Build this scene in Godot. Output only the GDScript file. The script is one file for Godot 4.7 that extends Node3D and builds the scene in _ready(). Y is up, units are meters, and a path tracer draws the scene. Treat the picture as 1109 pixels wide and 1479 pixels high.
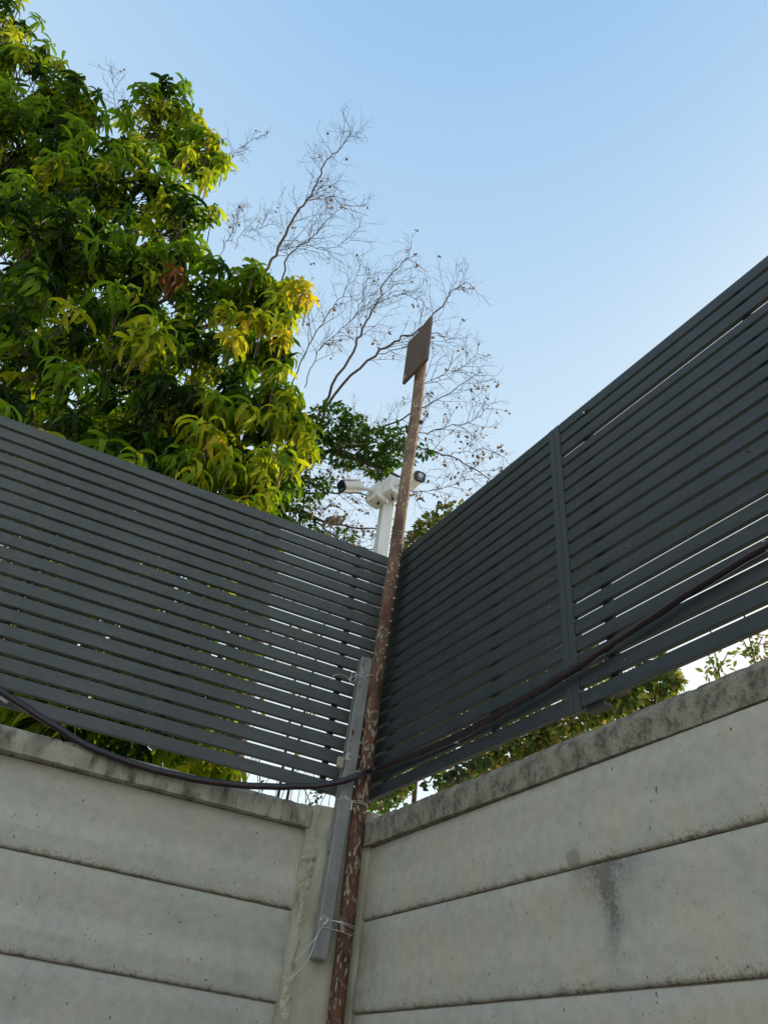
extends Node3D

# ------------------------------------------------------------------ frame of the place
const EYE := 1.5                       # height of the lens above the ground
const CORNER := Vector3(0.133, 0.0, -5.042)
const LEFT_AWAY := Vector3(-0.9406, 0.0, 0.3396)
const LEFT_OUT := Vector3(0.3396, 0.0, 0.9406)
const RIGHT_AWAY := Vector3(0.4824, 0.0, 0.8760)
const RIGHT_OUT := Vector3(-0.8760, 0.0, 0.4824)
const FENCE_TOP := 3.818
const MODULE := 0.105

var rng := RandomNumberGenerator.new()
var mats := {}

func on_left(s: float, y: float, o: float) -> Vector3:
	return CORNER + LEFT_AWAY * s + Vector3.UP * (y + EYE) + LEFT_OUT * o

func on_right(s: float, y: float, o: float) -> Vector3:
	return CORNER + RIGHT_AWAY * s + Vector3.UP * (y + EYE) + RIGHT_OUT * o

# ------------------------------------------------------------------ helpers: nodes
func thing(called: String, label: String, category: String, at := Vector3.ZERO, group := "") -> Node3D:
	var o := Node3D.new()
	o.name = called
	add_child(o, true)
	o.position = at
	o.set_meta("label", label)
	o.set_meta("category", category)
	if group != "":
		o.set_meta("group", group)
	return o

func part(called: String, mesh: Mesh, material: Material, parent: Node, at := Transform3D()) -> MeshInstance3D:
	var o := MeshInstance3D.new()
	o.name = called
	o.mesh = mesh
	o.material_override = material
	o.transform = at
	parent.add_child(o, true)
	return o

func tag(o: Node, label: String, category: String, group := "") -> void:
	o.set_meta("label", label)
	o.set_meta("category", category)
	if group != "":
		o.set_meta("group", group)

func paint(color: Color, rough := 0.6, metal := 0.0) -> StandardMaterial3D:
	# the colour is the linear base colour of the thing
	var m := StandardMaterial3D.new()
	m.albedo_color = color.linear_to_srgb()
	m.roughness = rough
	m.metallic = metal
	return m

# ------------------------------------------------------------------ helpers: shapes
func begin() -> SurfaceTool:
	var st := SurfaceTool.new()
	st.begin(Mesh.PRIMITIVE_TRIANGLES)
	return st

func done(st: SurfaceTool) -> ArrayMesh:
	st.generate_normals()
	return st.commit()

func tri(st: SurfaceTool, a: Vector3, b: Vector3, c: Vector3, ua := Vector2.ZERO, ub := Vector2.ZERO, uc := Vector2.ZERO) -> void:
	# a, b, c run counter-clockwise seen from outside; Godot wants them clockwise
	st.set_uv(ua)
	st.add_vertex(a)
	st.set_uv(uc)
	st.add_vertex(c)
	st.set_uv(ub)
	st.add_vertex(b)

func poly(st: SurfaceTool, pts: Array, outward: Vector3, t := Transform3D(), uvscale := 1.0) -> void:
	var n: Vector3 = (pts[1] - pts[0]).cross(pts[2] - pts[0])
	if n.dot(outward) < 0.0:
		pts.reverse()
	var a := outward.abs()
	var uv := []
	for p in pts:
		var q := Vector2(p.x, p.y)
		if a.x > a.y and a.x > a.z:
			q = Vector2(p.z, p.y)
		elif a.y > a.z:
			q = Vector2(p.x, p.z)
		uv.append(q * uvscale)
	for i in range(1, pts.size() - 1):
		tri(st, t * pts[0], t * pts[i], t * pts[i + 1], uv[0], uv[i], uv[i + 1])

func add_box(st: SurfaceTool, size: Vector3, bevel := 0.002, t := Transform3D(), uvscale := 1.0) -> void:
	st.set_smooth_group(-1)
	var h := size / 2.0
	var b := minf(bevel, minf(h.x, minf(h.y, h.z)) * 0.9)
	var corner := func(sx, sy, sz, axis):
		var v := Vector3(sx * (h.x - b), sy * (h.y - b), sz * (h.z - b))
		v[axis] += [sx, sy, sz][axis] * b
		return v
	var sg := [-1, 1]
	for s in sg:
		poly(st, [corner.call(s, -1, -1, 0), corner.call(s, 1, -1, 0), corner.call(s, 1, 1, 0), corner.call(s, -1, 1, 0)], Vector3(s, 0, 0), t, uvscale)
		poly(st, [corner.call(-1, s, -1, 1), corner.call(1, s, -1, 1), corner.call(1, s, 1, 1), corner.call(-1, s, 1, 1)], Vector3(0, s, 0), t, uvscale)
		poly(st, [corner.call(-1, -1, s, 2), corner.call(1, -1, s, 2), corner.call(1, 1, s, 2), corner.call(-1, 1, s, 2)], Vector3(0, 0, s), t, uvscale)
	for s in sg:
		for u in sg:
			poly(st, [corner.call(s, u, -1, 0), corner.call(s, u, 1, 0), corner.call(s, u, 1, 1), corner.call(s, u, -1, 1)], Vector3(s, u, 0), t, uvscale)
			poly(st, [corner.call(s, -1, u, 0), corner.call(s, 1, u, 0), corner.call(s, 1, u, 2), corner.call(s, -1, u, 2)], Vector3(s, 0, u), t, uvscale)
			poly(st, [corner.call(-1, s, u, 1), corner.call(1, s, u, 1), corner.call(1, s, u, 2), corner.call(-1, s, u, 2)], Vector3(0, s, u), t, uvscale)
			for w in sg:
				poly(st, [corner.call(s, u, w, 0), corner.call(s, u, w, 1), corner.call(s, u, w, 2)], Vector3(s, u, w), t, uvscale)

func box(size: Vector3, bevel := 0.002, t := Transform3D(), uvscale := 1.0) -> ArrayMesh:
	var st := begin()
	add_box(st, size, bevel, t, uvscale)
	return done(st)

func smooth_path(pts: Array, steps: int) -> Array:
	var out := []
	for i in pts.size() - 1:
		var p0: Vector3 = pts[maxi(i - 1, 0)]
		var p1: Vector3 = pts[i]
		var p2: Vector3 = pts[i + 1]
		var p3: Vector3 = pts[mini(i + 2, pts.size() - 1)]
		for k in steps:
			out.append(p1.cubic_interpolate(p2, p0, p3, float(k) / steps))
	out.append(pts[-1])
	return out

func add_tube(st: SurfaceTool, pts: Array, radii: Array, sides := 8, capped := true) -> void:
	var n := pts.size()
	var frames := []
	var d: Vector3 = (pts[1] - pts[0]).normalized()
	var side := d.cross(Vector3.UP if absf(d.y) < 0.9 else Vector3.RIGHT).normalized()
	var total := 0.0
	var run := [0.0]
	for i in range(1, n):
		total += (pts[i] - pts[i - 1]).length()
		run.append(total)
	for i in n:
		var fwd: Vector3 = ((pts[mini(i + 1, n - 1)] - pts[maxi(i - 1, 0)]) as Vector3).normalized()
		side = (side - fwd * side.dot(fwd)).normalized()
		frames.append([side, fwd.cross(side)])
	st.set_smooth_group(0)
	var ring := func(i, k):
		var a: float = TAU * k / sides
		return pts[i] + (frames[i][0] * cos(a) + frames[i][1] * sin(a)) * radii[i]
	for i in n - 1:
		var va: float = run[i] / total
		var vb: float = run[i + 1] / total
		for k in sides:
			var ka := float(k) / sides
			var kb := float(k + 1) / sides
			var a: Vector3 = ring.call(i, k)
			var b: Vector3 = ring.call(i, k + 1)
			var c: Vector3 = ring.call(i + 1, k + 1)
			var e: Vector3 = ring.call(i + 1, k)
			tri(st, a, b, c, Vector2(ka, va), Vector2(kb, va), Vector2(kb, vb))
			tri(st, a, c, e, Vector2(ka, va), Vector2(kb, vb), Vector2(ka, vb))
	if capped:
		st.set_smooth_group(-1)
		for k in range(1, sides - 1):
			tri(st, ring.call(0, 0), ring.call(0, k + 1), ring.call(0, k))
			tri(st, ring.call(n - 1, 0), ring.call(n - 1, k), ring.call(n - 1, k + 1))

func tube(pts: Array, radius: float, sides := 8) -> ArrayMesh:
	var st := begin()
	var r := []
	for p in pts:
		r.append(radius)
	add_tube(st, pts, r, sides)
	return done(st)

func taper(pts: Array, r0: float, r1: float, sides := 7) -> ArrayMesh:
	var st := begin()
	var r := []
	for i in pts.size():
		r.append(lerpf(r0, r1, float(i) / (pts.size() - 1)))
	add_tube(st, pts, r, sides)
	return done(st)

func facing(dir: Vector3, at: Vector3, up := Vector3.UP) -> Transform3D:
	# local z looks along dir
	var z := dir.normalized()
	var x := up.cross(z).normalized()
	return Transform3D(Basis(x, z.cross(x), z), at)

# ------------------------------------------------------------------ helpers: textures
func noise(seed_: int, freq: float, octaves := 3) -> FastNoiseLite:
	var n := FastNoiseLite.new()
	n.seed = seed_
	n.noise_type = FastNoiseLite.TYPE_SIMPLEX_SMOOTH
	n.frequency = freq
	n.fractal_octaves = octaves
	return n

func field(seed_: int, freq: float, w: int, h: int, octaves := 3) -> PackedByteArray:
	return noise(seed_, freq, octaves).get_image(w, h, false, false, true).get_data()

func as_texture(w: int, h: int, data: PackedByteArray) -> ImageTexture:
	var im := Image.create_from_data(w, h, false, Image.FORMAT_RGB8, data)
	im.generate_mipmaps()
	return ImageTexture.create_from_image(im)

func as_bumps(w: int, h: int, data: PackedByteArray, strength: float) -> ImageTexture:
	var im := Image.create_from_data(w, h, false, Image.FORMAT_L8, data)
	im.convert(Image.FORMAT_RGBA8)
	im.bump_map_to_normal_map(strength)
	return ImageTexture.create_from_image(im)

func to_byte(v: float) -> int:
	v = clampf(v, 0.0, 1.0)
	v = 12.92 * v if v < 0.0031308 else 1.055 * pow(v, 1.0 / 2.4) - 0.055
	return int(v * 255.0 + 0.5)

func srgb_table() -> PackedByteArray:
	var t := PackedByteArray()
	t.resize(1025)
	for i in 1025:
		t[i] = to_byte(i / 1024.0)
	return t

func textured(albedo: Texture2D, bumps: Texture2D, rough: float, bump := 1.0) -> StandardMaterial3D:
	var m := StandardMaterial3D.new()
	m.albedo_texture = albedo
	m.roughness = rough
	if bumps:
		m.normal_enabled = true
		m.normal_texture = bumps
		m.normal_scale = bump
	return m

# Concrete of one wall: its panels from s = 0 to 4.65 m and 1.41 m of height below top_y
func panel_concrete(top_y: float, rows: Array, seed_: int, stained: bool, base: Color, brown: Color) -> StandardMaterial3D:
	var w := 2048
	var h := 620
	var big := field(seed_, 0.0045, w, h, 4)
	var mid := field(seed_ + 1, 0.03, w, h, 4)
	var fine := field(seed_ + 2, 0.3, w, h, 2)
	var drip := field(seed_ + 3, 0.02, w, 160, 3)
	var spots := field(seed_ + 4, 0.09, w, h, 3)
	var table := srgb_table()
	var out := PackedByteArray()
	out.resize(w * h * 3)
	var bump := PackedByteArray()
	bump.resize(w * h)
	for j in h:
		var y := top_y - (j + 0.5) / h * 1.41
		var above := 9.0                                   # height above the lower edge of this panel
		for r in rows:
			if y >= r and y - r < above:
				above = y - r
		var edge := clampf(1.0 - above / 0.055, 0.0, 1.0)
		var band := smoothstep(0.10, 0.13, above) * (1.0 - smoothstep(0.20, 0.24, above))   # paler band a little above the lower edge
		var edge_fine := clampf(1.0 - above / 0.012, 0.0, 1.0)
		for i in w:
			var k := j * w + i
			var s := (i + 0.5) / w * 4.65
			var b := big[k] / 255.0
			var m := mid[k] / 255.0
			var f := fine[k] / 255.0
			var d := drip[(j >> 2) * w + i] / 255.0
			var p := spots[k] / 255.0
			var tone := 0.80 + 0.36 * b + 0.20 * (m - 0.5) + (0.22 + 0.6 * edge) * (f - 0.5) + 0.12 * (d - 0.5)
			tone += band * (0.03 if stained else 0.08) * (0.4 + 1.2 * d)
			var mixed := clampf((b - 0.5) * 1.1 + (d - 0.5) * 0.6 + 0.25, 0.0, 0.7)
			# grime that gathers along the lower edge, in speckles
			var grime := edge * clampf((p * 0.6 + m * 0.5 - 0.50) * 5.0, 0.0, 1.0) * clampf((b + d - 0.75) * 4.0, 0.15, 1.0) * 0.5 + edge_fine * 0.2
			if stained:
				# black run of water below the upper joint, with a long tongue
				var fall: float = rows[0] - y
				if fall > -0.004 and fall < 0.40:
					var ds := s - 2.15
					var top := 0.85 * exp(-pow((ds + 0.02) / 0.16, 2.0) - pow(fall / 0.12, 2.0))
					var tongue := exp(-pow((ds + 0.012 * sin(fall * 20.0)) / (0.058 - 0.06 * fall), 2.0)) * clampf(1.5 - fall / 0.27, 0.0, 1.05)
					var second := exp(-pow((ds + 0.12) / 0.05, 2.0)) * clampf(1.0 - fall / 0.2, 0.0, 1.0) * 0.6
					var wide := exp(-pow(ds / 0.10, 2.0)) * clampf(1.0 - fall / 0.30, 0.0, 1.0) * 0.35
					var dark := maxf(maxf(top, tongue), maxf(second, wide))
					grime = maxf(grime, minf(0.62, dark * clampf(0.40 + (p * 0.5 + m * 0.4 + f * 0.4 + d * 0.3 - 0.62) * 2.0, 0.0, 1.1)))
				# browner and darker next to the corner post
				var near := clampf(1.0 - (s - 0.24) / 0.24, 0.0, 1.0) * (0.5 + 0.5 * d)
				mixed = maxf(mixed, near * 1.3)
				tone -= near * 0.22
				# a round repair of darker mortar
				var patch := Vector2(s - 1.967, y - rows[0] - 0.03).length()
				grime = maxf(grime, clampf((0.058 + 0.05 * (m - 0.5) + 0.03 * (p - 0.5) - patch) * 60.0, 0.0, 1.0) * (0.36 + 0.3 * (f - 0.5)))
			else:
				var near := clampf(1.0 - (s - 0.36) / 0.12, 0.0, 1.0)
				mixed = maxf(mixed, near * 0.9)
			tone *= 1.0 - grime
			mixed = minf(mixed, 1.0)
			out[k * 3] = table[int(clampf(lerpf(base.r, brown.r, mixed) * tone, 0.0, 1.0) * 1024)]
			out[k * 3 + 1] = table[int(clampf(lerpf(base.g, brown.g, mixed) * tone, 0.0, 1.0) * 1024)]
			out[k * 3 + 2] = table[int(clampf(lerpf(base.b, brown.b, mixed) * tone, 0.0, 1.0) * 1024)]
			bump[k] = int(clampf(110 + 60 * (f - 0.5) + 70 * (m - 0.5), 0, 255))
	# air holes
	for n in 1100:
		var ci := rng.randi_range(3, w - 4)
		var cj := rng.randi_range(3, h - 4)
		var long := rng.randi_range(1, 2) if rng.randf() < 0.3 else 0
		var wide := 1 if rng.randf() < 0.55 else 2
		var depth := rng.randf_range(0.45, 0.85)
		for dj in range(-long, long + 1):
			for di in range(-wide + 1, wide):
				var k := (cj + dj) * w + ci + di
				for c in 3:
					out[k * 3 + c] = int(out[k * 3 + c] * depth)
				bump[k] = int(bump[k] * 0.4)
	return textured(as_texture(w, h, out), as_bumps(w, h, bump, 3.0), 0.88, 0.7)

# general mottled, stained surface: base and stain colours, how much of it is stained, how the stains stretch along v
func mottled(w: int, h: int, seed_: int, base: Color, other: Color, stain: Color, share: float, freq: float, tall: int, rough: float, bump := 2.0, grain := 0.16) -> StandardMaterial3D:
	var big := field(seed_, freq * 0.25, w, h, 4)
	var mid := field(seed_ + 1, freq, w, maxi(h / tall, 4), 4)
	var fine := field(seed_ + 2, 0.3, w, h, 2)
	var table := srgb_table()
	var out := PackedByteArray()
	out.resize(w * h * 3)
	var hgt := PackedByteArray()
	hgt.resize(w * h)
	var rows := maxi(h / tall, 4)
	for j in h:
		for i in w:
			var k := j * w + i
			var b := big[k] / 255.0
			var m := mid[mini(j / tall, rows - 1) * w + i] / 255.0
			var f := fine[k] / 255.0
			var tone := 1.0 + grain * 2.0 * (f - 0.5) + 0.12 * (m - 0.5)
			var c := base.lerp(other, clampf((b - 0.5) * 2.2 + 0.5, 0.0, 1.0))
			var st := clampf((m * 0.6 + b * 0.3 + f * 0.25 - (0.95 - share)) * 5.0, 0.0, 1.0)
			c = c.lerp(stain, st)
			out[k * 3] = table[int(clampf(c.r * tone, 0.0, 1.0) * 1024)]
			out[k * 3 + 1] = table[int(clampf(c.g * tone, 0.0, 1.0) * 1024)]
			out[k * 3 + 2] = table[int(clampf(c.b * tone, 0.0, 1.0) * 1024)]
			hgt[k] = int(clampf(110 + 70 * (f - 0.5) + 60 * (m - 0.5) + 40 * st, 0, 255))
	return textured(as_texture(w, h, out), as_bumps(w, h, hgt, bump), rough)

# ------------------------------------------------------------------ materials
func make_materials() -> void:
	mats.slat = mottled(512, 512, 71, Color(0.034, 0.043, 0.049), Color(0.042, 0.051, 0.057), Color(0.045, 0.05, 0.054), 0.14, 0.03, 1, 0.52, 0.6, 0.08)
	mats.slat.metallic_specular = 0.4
	mats.slat_lit = mottled(512, 512, 171, Color(0.083, 0.091, 0.093), Color(0.096, 0.104, 0.105), Color(0.135, 0.138, 0.133), 0.18, 0.03, 1, 0.58, 0.6, 0.08)  # same paint as slat; stronger light on the left fence put into its colour
	mats.slat_lit.metallic_specular = 0.35
	mats.frame = paint(Color(0.034, 0.042, 0.048), 0.5)
	mats.back = paint(Color(0.018, 0.02, 0.023), 0.6)
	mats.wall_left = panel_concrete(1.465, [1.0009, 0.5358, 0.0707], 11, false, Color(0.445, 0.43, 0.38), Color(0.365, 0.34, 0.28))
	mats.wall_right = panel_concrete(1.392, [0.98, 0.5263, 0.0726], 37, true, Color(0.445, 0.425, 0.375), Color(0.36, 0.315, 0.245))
	mats.coping_left = mottled(2048, 160, 23, Color(0.36, 0.34, 0.28), Color(0.22, 0.205, 0.16), Color(0.10, 0.092, 0.073), 0.34, 0.035, 2, 0.92, 3.0, 0.30)
	mats.coping_right = mottled(2048, 160, 57, Color(0.265, 0.24, 0.19), Color(0.18, 0.16, 0.125), Color(0.08, 0.073, 0.06), 0.345, 0.085, 1, 0.92, 3.5, 0.34)
	mats.column = mottled(512, 1024, 91, Color(0.40, 0.375, 0.30), Color(0.32, 0.29, 0.215), Color(0.17, 0.15, 0.105), 0.2, 0.03, 5, 0.9, 3.0, 0.2)
	mats.mortar = mottled(256, 1024, 97, Color(0.44, 0.41, 0.32), Color(0.36, 0.33, 0.245), Color(0.13, 0.12, 0.09), 0.22, 0.06, 2, 0.95, 4.0, 0.3)
	mats.tube = mottled(128, 1024, 131, Color(0.225, 0.225, 0.215), Color(0.185, 0.187, 0.182), Color(0.30, 0.295, 0.28), 0.18, 0.03, 3, 0.4, 0.8, 0.05)
	mats.rust = rust_material()
	mats.rust_spot = paint(Color(0.10, 0.035, 0.02), 0.9)
	mats.board = mottled(256, 512, 151, Color(0.13, 0.085, 0.068), Color(0.095, 0.063, 0.05), Color(0.18, 0.13, 0.10), 0.22, 0.05, 16, 0.85, 2.0, 0.15)
	mats.wire = paint(Color(0.62, 0.62, 0.60), 0.35, 0.6)
	mats.wire_dull = paint(Color(0.30, 0.27, 0.24), 0.6, 0.3)
	mats.cable = paint(Color(0.012, 0.0105, 0.014), 0.33)
	mats.cable_red = paint(Color(0.085, 0.006, 0.02), 0.4)
	mats.clip = paint(Color(0.42, 0.40, 0.38), 0.6)
	mats.cctv = mottled(256, 256, 161, Color(0.74, 0.75, 0.74), Color(0.66, 0.67, 0.66), Color(0.45, 0.44, 0.40), 0.08, 0.05, 4, 0.4, 0.3, 0.03)
	mats.cctv_dark = paint(Color(0.012, 0.014, 0.03), 0.12)
	mats.lens = paint(Color(0.30, 0.33, 0.36), 0.12)
	mats.black = paint(Color(0.015, 0.015, 0.015), 0.5)
	mats.bark = mottled(256, 512, 191, Color(0.16, 0.12, 0.09), Color(0.10, 0.075, 0.055), Color(0.24, 0.20, 0.16), 0.2, 0.05, 4, 0.95, 4.0, 0.25)
	mats.bare_bark = mottled(256, 512, 193, Color(0.12, 0.09, 0.08), Color(0.075, 0.055, 0.05), Color(0.19, 0.155, 0.13), 0.2, 0.05, 4, 0.95, 3.0, 0.2)
	mats.leaf = paint(Color(1, 1, 1), 0.58)
	mats.leaf.metallic_specular = 0.24
	mats.leaf.vertex_color_use_as_albedo = true
	mats.leaf.backlight_enabled = true
	mats.leaf.backlight = Color(1.07, 1.07, 0.60)
	mats.small_leaf = paint(Color(1, 1, 1), 0.5)
	mats.small_leaf.vertex_color_use_as_albedo = true
	mats.small_leaf.backlight_enabled = true
	mats.small_leaf.backlight = Color(0.9, 0.9, 0.7)

func rust_material() -> StandardMaterial3D:
	var w := 200
	var h := 2048
	var big := noise(301, 3.0, 3)
	var mid := noise(302, 11.0, 4)
	var flake := noise(304, 27.0, 5)
	var fine := field(303, 0.35, w, h, 2)
	var table := srgb_table()
	var out := PackedByteArray()
	out.resize(w * h * 3)
	var hgt := PackedByteArray()
	hgt.resize(w * h)
	for j in h:
		var up := float(j) / h                   # 0 at the foot, 1 at the top
		var y := up * 8.3
		for i in w:
			var k := j * w + i
			var x := cos(TAU * i / w) * 0.055
			var z := sin(TAU * i / w) * 0.055
			var b := 0.5 + 0.7 * big.get_noise_3d(x, y, z)
			var m := 0.5 + 0.7 * mid.get_noise_3d(x, y * 0.5, z)
			var p := 0.5 + 0.75 * flake.get_noise_3d(x * 1.3, y * 0.55, z * 1.3)
			var f := fine[k] / 255.0
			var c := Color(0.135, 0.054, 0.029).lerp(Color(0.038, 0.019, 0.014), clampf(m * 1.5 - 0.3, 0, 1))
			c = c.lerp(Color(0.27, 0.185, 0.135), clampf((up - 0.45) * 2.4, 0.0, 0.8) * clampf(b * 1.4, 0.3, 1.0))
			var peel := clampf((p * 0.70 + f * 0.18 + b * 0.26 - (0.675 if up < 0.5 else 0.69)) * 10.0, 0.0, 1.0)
			c = c.lerp(Color(0.42, 0.35, 0.25), peel * 0.75)
			var tone := 0.7 + 0.6 * f
			out[k * 3] = table[int(clampf(c.r * tone, 0, 1) * 1024)]
			out[k * 3 + 1] = table[int(clampf(c.g * tone, 0, 1) * 1024)]
			out[k * 3 + 2] = table[int(clampf(c.b * tone, 0, 1) * 1024)]
			hgt[k] = int(clampf(90 + 70 * (f - 0.5) + 70 * peel, 0, 255))
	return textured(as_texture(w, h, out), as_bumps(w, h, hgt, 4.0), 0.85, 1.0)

# ------------------------------------------------------------------ ground
func make_ground() -> void:
	var m := mottled(1024, 1024, 7, Color(0.36, 0.31, 0.24), Color(0.31, 0.265, 0.20), Color(0.22, 0.19, 0.145), 0.15, 0.01, 1, 0.95, 2.0, 0.15)
	m.uv1_scale = Vector3(600, 600, 1)
	var st := begin()
	poly(st, [Vector3(-1500, 0, -1500), Vector3(1500, 0, -1500), Vector3(1500, 0, 1500), Vector3(-1500, 0, 1500)], Vector3.UP, Transform3D(), 1.0 / 3000.0)
	var g := part("ground", done(st), m, self)
	g.set_meta("kind", "structure")

# ------------------------------------------------------------------ concrete walls
func grid_face(st: SurfaceTool, rows: Array, flip: bool, group := 0) -> void:
	# rows: arrays of [point, uv]
	st.set_smooth_group(group)
	for j in rows.size() - 1:
		for i in rows[0].size() - 1:
			var a = rows[j][i]
			var b = rows[j][i + 1]
			var c = rows[j + 1][i + 1]
			var d = rows[j + 1][i]
			if flip:
				tri(st, a[0], c[0], b[0], a[1], c[1], b[1])
				tri(st, a[0], d[0], c[0], a[1], d[1], c[1])
			else:
				tri(st, a[0], b[0], c[0], a[1], b[1], c[1])
				tri(st, a[0], c[0], d[0], a[1], c[1], d[1])

func wall_panel(left: bool, s0: float, s1: float, yb: float, yt: float, top_y: float, shift: float, seed_: int, base: Vector3) -> ArrayMesh:
	var at := func(s, y, o): return (on_left(s, y, o) if left else on_right(s, y, o)) - base
	var tilt := -0.0121 if left else 0.0144
	var st := begin()
	var wave := noise(seed_, 1.3, 2)
	var rag := noise(seed_ + 5, 9.0, 4)
	var n := 170
	var h := yt - yb
	var levels := [0.0, 0.005, 0.014, 0.03, 0.055, 0.10, 0.15, 0.185, h * 0.55, h * 0.8, h - 0.008, h - 0.002]
	var rows := []
	for li in levels.size():
		var lv: float = levels[li]
		var row := []
		for i in n + 1:
			var s := lerpf(s0, s1, float(i) / n)
			var o := 0.05 + tilt * s + wave.get_noise_2d(s, yb + lv) * 0.0022
			o += (0.010 if left else 0.005) * (1.0 - smoothstep(0.15, 0.185, lv))          # thicker lower band of the casting
			var chip: float = clampf((rag.get_noise_2d(s, seed_ * 3.1) - 0.12) * 3.0, 0.0, 1.0)
			if li == 0:
				o -= 0.012 + 0.010 * chip
			elif li == 1:
				o -= 0.003 + 0.009 * chip
			elif li == 2:
				o -= 0.007 * chip
			elif li == levels.size() - 1:
				o -= 0.007
			var y := yb + lv + (0.006 * chip if li <= 1 else 0.0)
			row.append([at.call(s, y, o), Vector2(s / 4.65, (top_y - (y + shift)) / 1.41)])
		rows.append(row)
	grid_face(st, rows, left)
	# body behind the face, stepped down so that the joint is closed
	var ob := -0.04
	var lip := 0.012
	st.set_smooth_group(-1)
	var o0 := 0.026 + tilt * s0
	var o1 := 0.026 + tilt * s1
	var out_dir: Vector3 = LEFT_OUT if left else RIGHT_OUT
	var away: Vector3 = LEFT_AWAY if left else RIGHT_AWAY
	var p := func(s, y, o): return at.call(s, y, o)
	poly(st, [p.call(s0, yb - lip, o0), p.call(s1, yb - lip, o1), p.call(s1, yt - lip, o1), p.call(s0, yt - lip, o0)], out_dir)
	poly(st, [p.call(s0, yb - lip, ob), p.call(s1, yb - lip, ob), p.call(s1, yt - lip, ob), p.call(s0, yt - lip, ob)], -out_dir)
	poly(st, [p.call(s0, yb - lip, o0), p.call(s1, yb - lip, o1), p.call(s1, yb - lip, ob), p.call(s0, yb - lip, ob)], Vector3.DOWN)
	poly(st, [p.call(s0, yt - lip, o0), p.call(s1, yt - lip, o1), p.call(s1, yt - lip, ob), p.call(s0, yt - lip, ob)], Vector3.UP)
	for e in [s0, s1]:
		var oe: float = 0.05 + tilt * e
		poly(st, [p.call(e, yb, oe), p.call(e, yt, oe), p.call(e, yt - lip, ob), p.call(e, yb - lip, ob)], away * (1.0 if e == s1 else -1.0))
	# upper and lower ledges of the face slab
	poly(st, [p.call(s0, yt - 0.002, o0 + 0.017), p.call(s1, yt - 0.002, o1 + 0.017), p.call(s1, yt - 0.002, o1), p.call(s0, yt - 0.002, o0)], Vector3.UP)
	poly(st, [p.call(s0, yb, o0 + 0.017), p.call(s1, yb, o1 + 0.017), p.call(s1, yb, o1), p.call(s0, yb, o0)], Vector3.DOWN)
	return done(st)

func coping(left: bool, s0: float, s1: float, profile: Array, seed_: int, base: Vector3) -> ArrayMesh:
	var at := func(s, y, o): return (on_left(s, y, o) if left else on_right(s, y, o)) - base
	var st := begin()
	var rag := noise(seed_, 14.0, 4)
	var wave := noise(seed_ + 1, 1.1, 2)
	var n := 260
	var fine := []                                        # profile resampled: [o, y, run]
	var run := 0.0
	for i in profile.size() - 1:
		var a: Vector2 = profile[i]
		var b: Vector2 = profile[i + 1]
		var steps := maxi(1, int((b - a).length() / 0.03))
		for k in steps:
			var q := a.lerp(b, float(k) / steps)
			fine.append([q.x, q.y, run + (b - a).length() * k / steps, k == 0])
		run += (b - a).length()
	fine.append([profile[-1].x, profile[-1].y, run, true])
	var rows := []
	for f in fine:
		var row := []
		for i in n + 1:
			var s := lerpf(s0, s1, float(i) / n)
			var wear := rag.get_noise_2d(s, f[2] * 2.0)
			var o: float = f[0] + wave.get_noise_2d(s, 3.0) * 0.003 + wear * 0.0015
			var y: float = f[1] + wave.get_noise_2d(s, 9.0) * 0.003
			if f[3]:
				o -= maxf(0.0, wear - 0.1) * 0.010 * signf(f[0])
				y += (maxf(0.0, wear - 0.1) * 0.012) * (1.0 if f[1] < profile[0].y + 0.01 else -1.0)
			row.append([at.call(s, y, o), Vector2(s / 4.65, f[2] / 0.56)])
		rows.append(row)
	var from := 0
	var face := 1
	for j in range(1, fine.size()):
		if fine[j][3]:
			grid_face(st, rows.slice(from, j + 1), left, face)
			from = j
			face += 1
	st.set_smooth_group(-1)
	for e in [s0, s1]:
		var ends := []
		for q in profile.slice(0, -1):
			ends.append(at.call(e, q.y, q.x))
		poly(st, ends, (LEFT_AWAY if left else RIGHT_AWAY) * (1.0 if e == s1 else -1.0))
	return done(st)

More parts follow.
